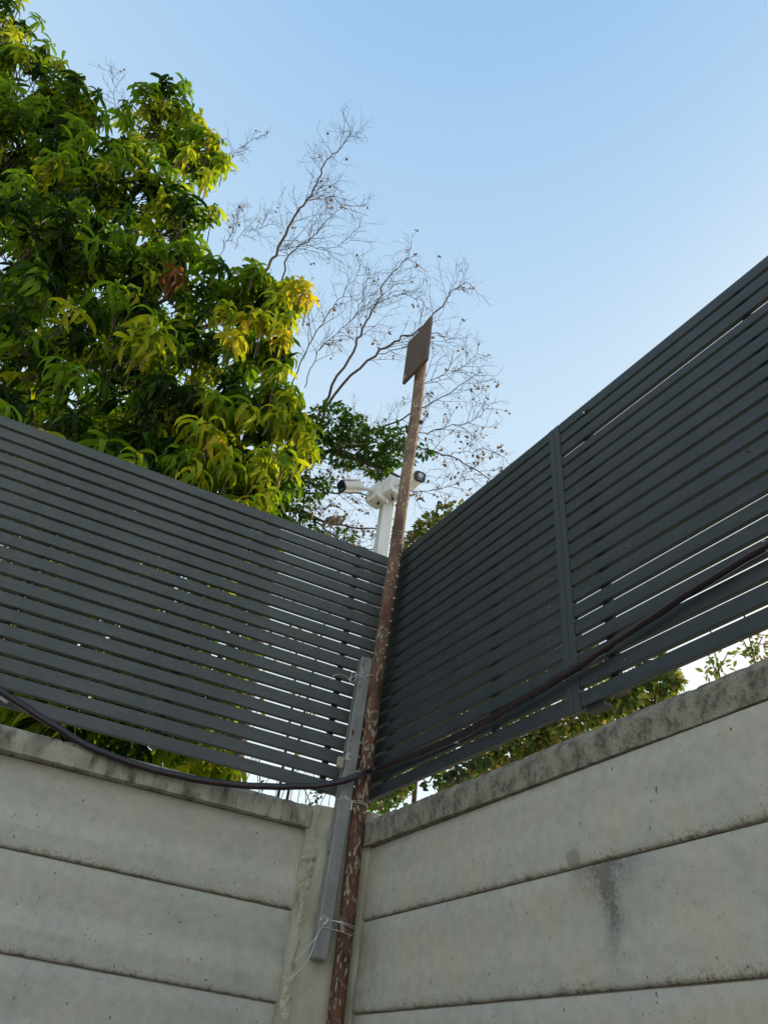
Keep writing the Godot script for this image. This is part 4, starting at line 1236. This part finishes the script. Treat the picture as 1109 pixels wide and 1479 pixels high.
func make_leafy_trees() -> void:
	var oval := oval_leaf(0.22, 0.25, 0.25)
	var round_ := oval_leaf(0.32, 0.2, 0.15)
	var greens := [Color(0.035, 0.085, 0.018), Color(0.055, 0.13, 0.022), Color(0.09, 0.19, 0.03), Color(0.13, 0.22, 0.035)]
	var t: Node3D
	t = thing("leafy_tree", "small leafed green tree whose bright crown shows left of the white cameras", "tree", Vector3(-1.394, 0.000, -7.682))
	stems(t, [[Vector3(-1.394, 0.000, -7.682), Vector3(-1.380, 7.535, -7.604), Vector3(-1.201, 7.839, -6.947), Vector3(-0.748, 8.015, -6.532), Vector3(-0.236, 8.101, -6.458)], [Vector3(-1.201, 7.839, -6.947), Vector3(-1.019, 8.053, -6.499), Vector3(-0.818, 8.307, -6.280)], [Vector3(-0.748, 8.015, -6.532), Vector3(-0.296, 7.942, -6.595), Vector3(0.162, 7.842, -6.680)]], 0.060, 0.012)
	leaf_cloud(t, [[Vector3(-0.810, 8.262, -6.320), Vector3(0.30, 0.23, 0.30)], [Vector3(-0.976, 8.058, -6.495), Vector3(0.21, 0.17, 0.21)], [Vector3(-0.522, 8.225, -6.351), Vector3(0.21, 0.17, 0.21)], [Vector3(-0.199, 8.138, -6.426), Vector3(0.23, 0.17, 0.23)], [Vector3(0.093, 8.222, -6.354), Vector3(0.17, 0.16, 0.17)], [Vector3(-0.161, 7.929, -6.606), Vector3(0.19, 0.14, 0.19)], [Vector3(-0.570, 8.000, -6.545), Vector3(0.23, 0.12, 0.23)], [Vector3(-0.046, 8.021, -6.527), Vector3(0.17, 0.10, 0.17)], [Vector3(0.391, 8.133, -6.431), Vector3(0.10, 0.07, 0.10)], [Vector3(0.218, 8.015, -6.532), Vector3(0.07, 0.07, 0.07)]], 520.0, Vector2(0.055, 0.105), greens, oval, 0.30)
	t = thing("leafy_tree", "sparse small leafed green tree low behind the top edge of the left fence", "tree", Vector3(-1.517, 0.000, -7.521))
	stems(t, [[Vector3(-1.517, 0.000, -7.521), Vector3(-1.463, 7.301, -7.409), Vector3(-1.153, 7.341, -6.979), Vector3(-0.695, 7.192, -6.975)], [Vector3(-1.463, 7.301, -7.409), Vector3(-1.138, 7.505, -6.706), Vector3(-0.885, 7.531, -6.684)]], 0.050, 0.012)
	leaf_cloud(t, [[Vector3(-1.192, 7.565, -6.655), Vector3(0.22, 0.14, 0.22)], [Vector3(-0.922, 7.495, -6.715), Vector3(0.19, 0.12, 0.19)], [Vector3(-1.098, 7.281, -6.899), Vector3(0.22, 0.17, 0.22)], [Vector3(-0.748, 7.102, -7.052), Vector3(0.14, 0.07, 0.14)], [Vector3(-0.946, 7.153, -7.008), Vector3(0.14, 0.09, 0.14)], [Vector3(-0.419, 7.091, -7.062), Vector3(0.12, 0.07, 0.12)], [Vector3(-0.759, 7.544, -6.672), Vector3(0.10, 0.05, 0.10)], [Vector3(-1.326, 7.355, -6.835), Vector3(0.14, 0.19, 0.14)]], 420.0, Vector2(0.050, 0.100), greens, oval, 0.30)
	t = thing("tall_shrub", "olive green shrub just topping the right fence beside the rusty pipe", "shrub", Vector3(0.635, 0.000, -6.617))
	stems(t, [[Vector3(0.635, 0.000, -6.617), Vector3(0.611, 6.744, -6.599), Vector3(0.670, 7.086, -6.305)], [Vector3(0.611, 6.744, -6.599), Vector3(0.419, 6.920, -6.448)]], 0.030, 0.010)
	leaf_cloud(t, [[Vector3(0.676, 7.056, -6.331), Vector3(0.07, 0.09, 0.07)], [Vector3(0.788, 7.104, -6.289), Vector3(0.07, 0.09, 0.07)], [Vector3(0.547, 6.969, -6.405), Vector3(0.07, 0.09, 0.07)], [Vector3(0.449, 6.886, -6.477), Vector3(0.07, 0.09, 0.07)], [Vector3(0.384, 6.800, -6.551), Vector3(0.07, 0.09, 0.07)], [Vector3(0.674, 6.842, -6.514), Vector3(0.28, 0.20, 0.28)], [Vector3(0.414, 6.724, -6.616), Vector3(0.16, 0.14, 0.16)]], 620.0, Vector2(0.050, 0.090), [Color(0.16, 0.22, 0.07), Color(0.22, 0.27, 0.09), Color(0.26, 0.2, 0.1), Color(0.11, 0.15, 0.045)], oval, -0.50)
	t = thing("vine_hedge", "green and yellowing vine hedge behind the gap under the right fence", "hedge", Vector3(1.517, 0.000, -5.223))
	stems(t, [[Vector3(1.517, 0.000, -5.223), Vector3(1.519, 4.058, -5.220)], [Vector3(1.517, 0.000, -5.223), Vector3(1.899, 4.109, -4.738)], [Vector3(1.517, 0.000, -5.223), Vector3(1.063, 3.943, -5.633)], [Vector3(1.517, 0.000, -5.223), Vector3(0.824, 3.827, -5.859)]], 0.030, 0.010)
	leaf_cloud(t, [[Vector3(2.128, 4.147, -4.529), Vector3(0.10, 0.10, 0.10)], [Vector3(2.173, 4.175, -4.446), Vector3(0.06, 0.06, 0.06)], [Vector3(2.218, 4.463, -4.780), Vector3(0.12, 0.12, 0.12)], [Vector3(2.039, 4.161, -4.689), Vector3(0.13, 0.13, 0.13)], [Vector3(1.867, 4.106, -4.796), Vector3(0.14, 0.14, 0.14)], [Vector3(1.691, 4.024, -4.908), Vector3(0.14, 0.14, 0.14)], [Vector3(1.553, 4.008, -5.158), Vector3(0.14, 0.14, 0.14)], [Vector3(1.369, 3.926, -5.284), Vector3(0.14, 0.14, 0.14)], [Vector3(1.216, 3.936, -5.562), Vector3(0.13, 0.13, 0.13)], [Vector3(1.064, 3.885, -5.632), Vector3(0.12, 0.12, 0.12)], [Vector3(0.911, 3.807, -5.701), Vector3(0.11, 0.11, 0.11)], [Vector3(0.804, 3.781, -5.897), Vector3(0.08, 0.08, 0.08)], [Vector3(2.022, 4.395, -4.928), Vector3(0.13, 0.13, 0.13)], [Vector3(1.797, 4.450, -5.336), Vector3(0.15, 0.15, 0.15)], [Vector3(1.525, 4.364, -5.624), Vector3(0.15, 0.15, 0.15)], [Vector3(1.239, 4.276, -5.936), Vector3(0.14, 0.14, 0.14)], [Vector3(1.971, 4.786, -5.435), Vector3(0.13, 0.13, 0.13)], [Vector3(1.730, 4.813, -5.873), Vector3(0.14, 0.14, 0.14)], [Vector3(1.393, 4.622, -6.070), Vector3(0.14, 0.14, 0.14)], [Vector3(0.371, 3.919, -6.268), Vector3(0.20, 0.20, 0.20)], [Vector3(0.309, 4.338, -6.380), Vector3(0.24, 0.24, 0.24)], [Vector3(0.372, 4.811, -6.474), Vector3(0.24, 0.24, 0.24)], [Vector3(0.446, 5.242, -6.546), Vector3(0.21, 0.21, 0.21)], [Vector3(0.652, 4.081, -5.965), Vector3(0.20, 0.20, 0.20)], [Vector3(0.658, 4.458, -5.955), Vector3(0.21, 0.21, 0.21)], [Vector3(0.736, 4.918, -6.019), Vector3(0.18, 0.18, 0.18)], [Vector3(0.945, 4.225, -5.640), Vector3(0.19, 0.19, 0.19)], [Vector3(0.984, 4.511, -5.569), Vector3(0.18, 0.18, 0.18)], [Vector3(1.206, 4.320, -5.374), Vector3(0.17, 0.17, 0.17)], [Vector3(1.262, 4.636, -5.480), Vector3(0.14, 0.14, 0.14)], [Vector3(1.480, 4.632, -5.291), Vector3(0.15, 0.15, 0.15)], [Vector3(1.772, 4.742, -5.176), Vector3(0.13, 0.13, 0.13)], [Vector3(0.204, 5.761, -6.779), Vector3(0.18, 0.18, 0.18)], [Vector3(0.270, 3.718, -6.244), Vector3(0.11, 0.11, 0.11)], [Vector3(1.804, 4.002, -4.495), Vector3(0.11, 0.11, 0.11)], [Vector3(1.635, 3.922, -4.594), Vector3(0.11, 0.11, 0.11)], [Vector3(1.508, 3.933, -4.826), Vector3(0.12, 0.12, 0.12)], [Vector3(1.370, 3.918, -5.076), Vector3(0.12, 0.12, 0.12)], [Vector3(1.189, 3.810, -5.198), Vector3(0.11, 0.11, 0.11)], [Vector3(1.006, 3.728, -5.322), Vector3(0.10, 0.10, 0.10)]], 1150.0, Vector2(0.038, 0.072), [Color(0.07, 0.14, 0.025), Color(0.13, 0.23, 0.04), Color(0.23, 0.31, 0.05), Color(0.33, 0.34, 0.07), Color(0.27, 0.21, 0.09), Color(0.05, 0.10, 0.02)], round_, 0.60)
	t = thing("creeper", "dark round leafed creeper hanging behind the right coping near the corner", "creeper", Vector3(0.772, 0.000, -5.125))
	stems(t, [[Vector3(0.772, 0.000, -5.125), Vector3(0.770, 3.568, -5.129), Vector3(0.609, 3.579, -5.421), Vector3(0.557, 3.676, -5.557)]], 0.012, 0.004)
	leaf_cloud(t, [[Vector3(0.692, 3.561, -5.271), Vector3(0.05, 0.05, 0.05)], [Vector3(0.769, 3.594, -5.130), Vector3(0.07, 0.07, 0.07)], [Vector3(0.619, 3.548, -5.403), Vector3(0.05, 0.05, 0.05)], [Vector3(0.882, 3.590, -4.926), Vector3(0.06, 0.06, 0.06)]], 420.0, Vector2(0.050, 0.085), [Color(0.025, 0.055, 0.014), Color(0.04, 0.085, 0.02)], round_, 0.60)
	t = thing("leafy_plant", "small bright green leafy plant peeping over the right coping beside the rusty pipe", "plant", Vector3(0.265, 0.000, -5.320))
	stems(t, [[Vector3(0.265, 0.000, -5.320), Vector3(0.272, 3.318, -5.308)]], 0.012, 0.006)
	leaf_cloud(t, [[Vector3(0.254, 3.326, -5.341), Vector3(0.06, 0.06, 0.06)], [Vector3(0.314, 3.322, -5.232), Vector3(0.06, 0.06, 0.06)], [Vector3(0.368, 3.319, -5.133), Vector3(0.04, 0.04, 0.04)]], 420.0, Vector2(0.050, 0.085), [Color(0.05, 0.12, 0.02), Color(0.09, 0.19, 0.03)], round_, 0.20)
	t = thing("dry_shrub", "thin half dry shrub standing over the right coping, the left one of two", "shrub", Vector3(1.864, 0.000, -3.349))
	stems(t, [[Vector3(1.864, 0.000, -3.349), Vector3(1.873, 3.625, -3.334), Vector3(1.875, 3.707, -3.329)], [Vector3(1.867, 3.568, -3.345), Vector3(1.851, 3.703, -3.372)], [Vector3(1.867, 3.568, -3.345), Vector3(1.910, 3.660, -3.267)]], 0.004, 0.002)
	leaf_cloud(t, [[Vector3(1.877, 3.663, -3.326), Vector3(0.04, 0.04, 0.04)], [Vector3(1.879, 3.586, -3.322), Vector3(0.04, 0.04, 0.04)], [Vector3(1.856, 3.609, -3.363), Vector3(0.04, 0.04, 0.04)], [Vector3(1.834, 3.599, -3.404), Vector3(0.03, 0.03, 0.03)]], 800.0, Vector2(0.025, 0.048), [Color(0.26, 0.30, 0.06), Color(0.30, 0.20, 0.10), Color(0.18, 0.24, 0.05), Color(0.15, 0.22, 0.04)], oval, 0.00)
	t = thing("dry_shrub", "thin half dry shrub with yellow tips over the right coping, nearest to the frame edge", "shrub", Vector3(1.965, 0.000, -3.166))
	stems(t, [[Vector3(1.965, 0.000, -3.166), Vector3(1.974, 3.632, -3.150), Vector3(1.978, 3.711, -3.143)], [Vector3(1.967, 3.577, -3.162), Vector3(1.956, 3.707, -3.183)], [Vector3(1.967, 3.577, -3.162), Vector3(2.009, 3.665, -3.086)]], 0.004, 0.002)
	leaf_cloud(t, [[Vector3(1.979, 3.669, -3.141), Vector3(0.06, 0.06, 0.06)], [Vector3(1.990, 3.605, -3.121), Vector3(0.06, 0.06, 0.06)], [Vector3(1.950, 3.641, -3.194), Vector3(0.04, 0.04, 0.04)], [Vector3(2.019, 3.672, -3.067), Vector3(0.06, 0.06, 0.06)], [Vector3(1.924, 3.623, -3.241), Vector3(0.03, 0.03, 0.03)], [Vector3(1.993, 3.554, -3.115), Vector3(0.05, 0.05, 0.05)]], 800.0, Vector2(0.025, 0.048), [Color(0.26, 0.30, 0.06), Color(0.30, 0.20, 0.10), Color(0.18, 0.24, 0.05), Color(0.15, 0.22, 0.04)], oval, 0.00)
	t = thing("leafy_shrub", "sparse light green shrub showing only through the gaps of the left fence near the corner", "shrub", Vector3(-0.517, 0.000, -6.402))
	stems(t, [[Vector3(-0.517, 0.000, -6.402), Vector3(-0.604, 4.614, -6.370), Vector3(-0.926, 5.416, -6.254)], [Vector3(-0.517, 0.000, -6.402), Vector3(-0.472, 4.803, -6.418), Vector3(-0.393, 5.627, -6.446)]], 0.020, 0.006)
	leaf_cloud(t, [[Vector3(-1.084, 5.193, -6.197), Vector3(0.20, 0.20, 0.20)], [Vector3(-0.810, 4.834, -6.296), Vector3(0.18, 0.18, 0.18)], [Vector3(-0.807, 4.341, -6.297), Vector3(0.19, 0.19, 0.19)], [Vector3(-0.759, 5.651, -6.314), Vector3(0.17, 0.17, 0.17)], [Vector3(-0.598, 5.139, -6.372), Vector3(0.18, 0.18, 0.18)], [Vector3(-0.437, 4.598, -6.431), Vector3(0.17, 0.17, 0.17)], [Vector3(-0.393, 5.627, -6.446), Vector3(0.13, 0.13, 0.13)], [Vector3(-0.267, 5.025, -6.492), Vector3(0.12, 0.12, 0.12)], [Vector3(-0.301, 6.019, -6.480), Vector3(0.10, 0.10, 0.10)], [Vector3(-0.551, 4.154, -6.389), Vector3(0.12, 0.12, 0.12)], [Vector3(-1.307, 5.595, -6.116), Vector3(0.21, 0.21, 0.21)], [Vector3(-1.020, 5.892, -6.220), Vector3(0.17, 0.17, 0.17)], [Vector3(-0.258, 4.307, -6.495), Vector3(0.10, 0.10, 0.10)]], 48.0, Vector2(0.050, 0.100), [Color(0.10, 0.20, 0.03), Color(0.20, 0.30, 0.04), Color(0.30, 0.33, 0.06)], oval, 0.40)
	t = thing("weed", "small dark weed growing on top of the corner post", "weed", Vector3(-0.174, 3.138, -4.909))
	stems(t, [[Vector3(-0.174, 3.138, -4.909), Vector3(-0.190, 3.179, -4.904), Vector3(-0.144, 3.236, -4.920)]], 0.003, 0.002)
	leaf_cloud(t, [[Vector3(-0.205, 3.157, -4.898), Vector3(0.02, 0.02, 0.02)], [Vector3(-0.168, 3.212, -4.912), Vector3(0.03, 0.03, 0.03)], [Vector3(-0.192, 3.187, -4.903), Vector3(0.03, 0.03, 0.03)], [Vector3(-0.143, 3.232, -4.921), Vector3(0.02, 0.02, 0.02)]], 700.0, Vector2(0.018, 0.034), [Color(0.03, 0.035, 0.02), Color(0.05, 0.05, 0.03)], round_, 0.00)
	t = thing("dry_brush", "dry bare brush of thin curved stalks behind the gap under the left fence", "brush", Vector3(-0.548, 0.000, -6.071))
	stems(t, [[Vector3(-0.641, 3.462, -6.144), Vector3(-0.723, 3.703, -6.115), Vector3(-0.809, 3.848, -6.137), Vector3(-0.833, 3.802, -6.075), Vector3(-0.824, 3.694, -6.078)], [Vector3(-0.216, 3.482, -6.298), Vector3(-0.363, 3.712, -6.245), Vector3(-0.566, 3.837, -6.224), Vector3(-0.675, 3.766, -6.132), Vector3(-0.702, 3.641, -6.122)], [Vector3(-0.829, 3.467, -6.077), Vector3(-0.940, 3.709, -6.036), Vector3(-1.080, 3.881, -6.039), Vector3(-1.128, 3.821, -5.969), Vector3(-1.121, 3.682, -5.971)], [Vector3(-0.667, 3.456, -6.135), Vector3(-0.729, 3.718, -6.112), Vector3(-0.790, 3.937, -6.144), Vector3(-0.786, 3.889, -6.092), Vector3(-0.757, 3.737, -6.102)], [Vector3(-0.121, 3.450, -6.332), Vector3(-0.127, 3.711, -6.330), Vector3(-0.091, 3.881, -6.396), Vector3(-0.047, 3.855, -6.359), Vector3(-0.015, 3.758, -6.370)], [Vector3(-0.833, 3.434, -6.075), Vector3(-0.808, 3.705, -6.084), Vector3(-0.706, 3.917, -6.174), Vector3(-0.596, 3.906, -6.161), Vector3(-0.530, 3.801, -6.184)], [Vector3(-0.436, 3.446, -6.218), Vector3(-0.444, 3.715, -6.215), Vector3(-0.410, 3.923, -6.281), Vector3(-0.355, 3.895, -6.248), Vector3(-0.312, 3.772, -6.263)], [Vector3(-0.853, 3.449, -6.068), Vector3(-0.891, 3.707, -6.054), Vector3(-0.903, 3.905, -6.103), Vector3(-0.867, 3.871, -6.063), Vector3(-0.828, 3.747, -6.077)], [Vector3(-0.691, 3.434, -6.126), Vector3(-0.658, 3.687, -6.138), Vector3(-0.535, 3.816, -6.236), Vector3(-0.428, 3.816, -6.221), Vector3(-0.375, 3.773, -6.240)], [Vector3(-0.531, 3.434, -6.184), Vector3(-0.494, 3.713, -6.197), Vector3(-0.377, 3.941, -6.293), Vector3(-0.263, 3.930, -6.281), Vector3(-0.196, 3.815, -6.305)], [Vector3(-0.185, 3.463, -6.309), Vector3(-0.253, 3.724, -6.284), Vector3(-0.331, 3.928, -6.309), Vector3(-0.354, 3.875, -6.248), Vector3(-0.341, 3.726, -6.252)], [Vector3(-0.226, 3.433, -6.294), Vector3(-0.163, 3.709, -6.317), Vector3(-0.003, 3.908, -6.428), Vector3(0.129, 3.907, -6.422), Vector3(0.197, 3.821, -6.447)], [Vector3(0.043, 3.479, -6.391), Vector3(-0.081, 3.699, -6.346), Vector3(-0.243, 3.760, -6.341), Vector3(-0.341, 3.704, -6.252), Vector3(-0.374, 3.633, -6.241)], [Vector3(-0.676, 3.458, -6.132), Vector3(-0.746, 3.717, -6.106), Vector3(-0.820, 3.927, -6.133), Vector3(-0.824, 3.877, -6.078), Vector3(-0.799, 3.728, -6.087)], [Vector3(-0.297, 3.456, -6.268), Vector3(-0.338, 3.702, -6.254), Vector3(-0.357, 3.830, -6.300), Vector3(-0.350, 3.798, -6.249), Vector3(-0.335, 3.717, -6.255)], [Vector3(-0.548, 3.451, -6.178), Vector3(-0.577, 3.699, -6.167), Vector3(-0.571, 3.842, -6.223), Vector3(-0.541, 3.815, -6.180), Vector3(-0.514, 3.731, -6.190)], [Vector3(-0.379, 3.446, -6.239), Vector3(-0.384, 3.721, -6.237), Vector3(-0.348, 3.955, -6.303), Vector3(-0.289, 3.924, -6.271), Vector3(-0.243, 3.784, -6.288)], [Vector3(-0.112, 3.430, -6.335), Vector3(-0.033, 3.726, -6.364), Vector3(0.149, 3.993, -6.483), Vector3(0.300, 3.988, -6.484), Vector3(0.380, 3.859, -6.513)], [Vector3(-0.335, 3.436, -6.255), Vector3(-0.292, 3.698, -6.270), Vector3(-0.163, 3.847, -6.370), Vector3(-0.056, 3.844, -6.355), Vector3(-0.001, 3.787, -6.375)], [Vector3(0.025, 3.455, -6.385), Vector3(0.003, 3.728, -6.377), Vector3(0.005, 3.953, -6.431), Vector3(0.029, 3.913, -6.386), Vector3(0.057, 3.767, -6.396)]], 0.004, 0.001)
	leaf_cloud(t, [[Vector3(-0.456, 3.657, -6.105), Vector3(0.25, 0.03, 0.10)]], 8.0, Vector2(0.030, 0.050), [Color(0.12, 0.08, 0.05)], oval, 0.00)

# ------------------------------------------------------------------ birds
func make_birds() -> void:
	var brown := paint(Color(0.20, 0.155, 0.125), 0.8)
	var k := 0
	for q in [[Vector3(-0.629, 7.103, -6.867), "plump dove on a bare branch, the left one of two", 0.6], [Vector3(-0.543, 7.045, -6.798), "plump dove on a bare branch, the right one of two", 0.3]]:
		var b := thing("dove", q[1], "bird", q[0])
		b.basis = Basis(Vector3.UP, q[2])
		var st := begin()
		# one continuous body from tail to beak, in profile along local x
		var spine := [Vector3(-0.115, -0.095, 0), Vector3(-0.085, -0.055, 0), Vector3(-0.06, -0.015, 0), Vector3(-0.035, 0.025, 0), Vector3(0.0, 0.06, 0), Vector3(0.02, 0.09, 0), Vector3(0.03, 0.115, 0), Vector3(0.042, 0.132, 0), Vector3(0.058, 0.134, 0), Vector3(0.072, 0.131, 0)]
		add_tube(st, spine, [0.008, 0.012, 0.024, 0.040, 0.043, 0.034, 0.024, 0.022, 0.013, 0.002], 12)
		var body := part("body", done(st), brown, b)
		for s in [-1.0, 1.0]:
			var w := SphereMesh.new()
			w.radius = 0.5
			w.height = 1.0
			w.radial_segments = 12
			w.rings = 6
			part("wing", w, mats.bark, b, Transform3D(Basis(Vector3(0, 0, 1), 0.85) * Basis.from_scale(Vector3(0.115, 0.046, 0.020)), Vector3(-0.035, 0.026, s * 0.034)))
			part("leg", tube([Vector3(0.0, 0.03, s * 0.014), Vector3(0.008, -0.012, s * 0.014)], 0.004, 6), mats.rust_spot, b)
			var e := SphereMesh.new()
			e.radius = 0.004
			e.height = 0.008
			e.radial_segments = 8
			e.rings = 4
			part("eye", e, mats.black, b, Transform3D(Basis(), Vector3(0.050, 0.138, s * 0.0165)))
		k += 1

# ------------------------------------------------------------------ small things
func make_small_plants() -> void:
	var scrap := oval_leaf(0.3, 0.6, 0.4)
	for q in [[Vector3(1.203, 5.218, -3.087), "pale scrap of dry leaf caught on the top edge of the right fence", Vector3(0.3, 0.4, 1.2), 0.07], [Vector3(1.653, 4.126, -2.269), "pale curled scrap of dry leaf caught between slats of the right fence", Vector3(0.2, 1.0, 0.4), 0.05]]:
		var o := part("dry_scrap", scrap, mats.clip, self, Transform3D(Basis.from_euler(q[2]) * Basis.from_scale(Vector3.ONE * q[3]), q[0]))
		tag(o, q[1], "dry leaf")


func _ready() -> void:
	rng.seed = 20230421
	# ---------------------------------------------------------------- camera
	var cam := Camera3D.new()
	cam.name = "camera"
	add_child(cam)
	cam.transform = Transform3D(Basis(Vector3(0.9908017, 0.10263715, 0.08819073), Vector3(-0.1353218, 0.75149063, 0.64571654), Vector3(0.0, -0.65171117, 0.75846724)).orthonormalized(), Vector3(0, EYE, 0))
	cam.fov = 69.98
	cam.near = 0.05
	cam.far = 4000.0
	cam.current = true
	# ---------------------------------------------------------------- sky, sun, exposure
	var env := Environment.new()
	var sky := Sky.new()
	var air := ProceduralSkyMaterial.new()
	air.sky_top_color = Color(0.505, 0.69, 0.865)
	air.sky_horizon_color = Color(0.965, 1.0, 0.985)
	air.sky_curve = 0.92
	air.sky_energy_multiplier = 1.0
	air.ground_bottom_color = Color(0.42, 0.40, 0.37)
	air.ground_horizon_color = Color(0.62, 0.64, 0.64)
	air.sun_angle_max = 100.0
	air.sun_curve = 0.18
	sky.sky_material = air
	env.background_mode = Environment.BG_SKY
	env.sky = sky
	env.tonemap_mode = Environment.TONE_MAPPER_LINEAR
	env.tonemap_exposure = 1.15
	env.sdfgi_enabled = true
	env.ssao_enabled = true
	env.ssil_enabled = true
	var we := WorldEnvironment.new()
	we.name = "surroundings"
	we.environment = env
	add_child(we)
	var sun := DirectionalLight3D.new()
	sun.name = "sun"
	sun.light_color = Color(1.0, 0.945, 0.84)
	sun.light_energy = 1.6
	sun.light_angular_distance = 0.5
	sun.shadow_enabled = true
	add_child(sun)
	var to_sun := Vector3(0.84, 0.46, -0.56).normalized()
	sun.transform = facing(to_sun, Vector3(20, 20, -10))
	make_materials()
	make_ground()
	make_walls()
	make_fences()
	make_post_and_pipe()
	make_cable()
	make_cctv()
	make_mango_tree()
	make_bare_tree()
	make_leafy_trees()
	make_birds()
	make_small_plants()
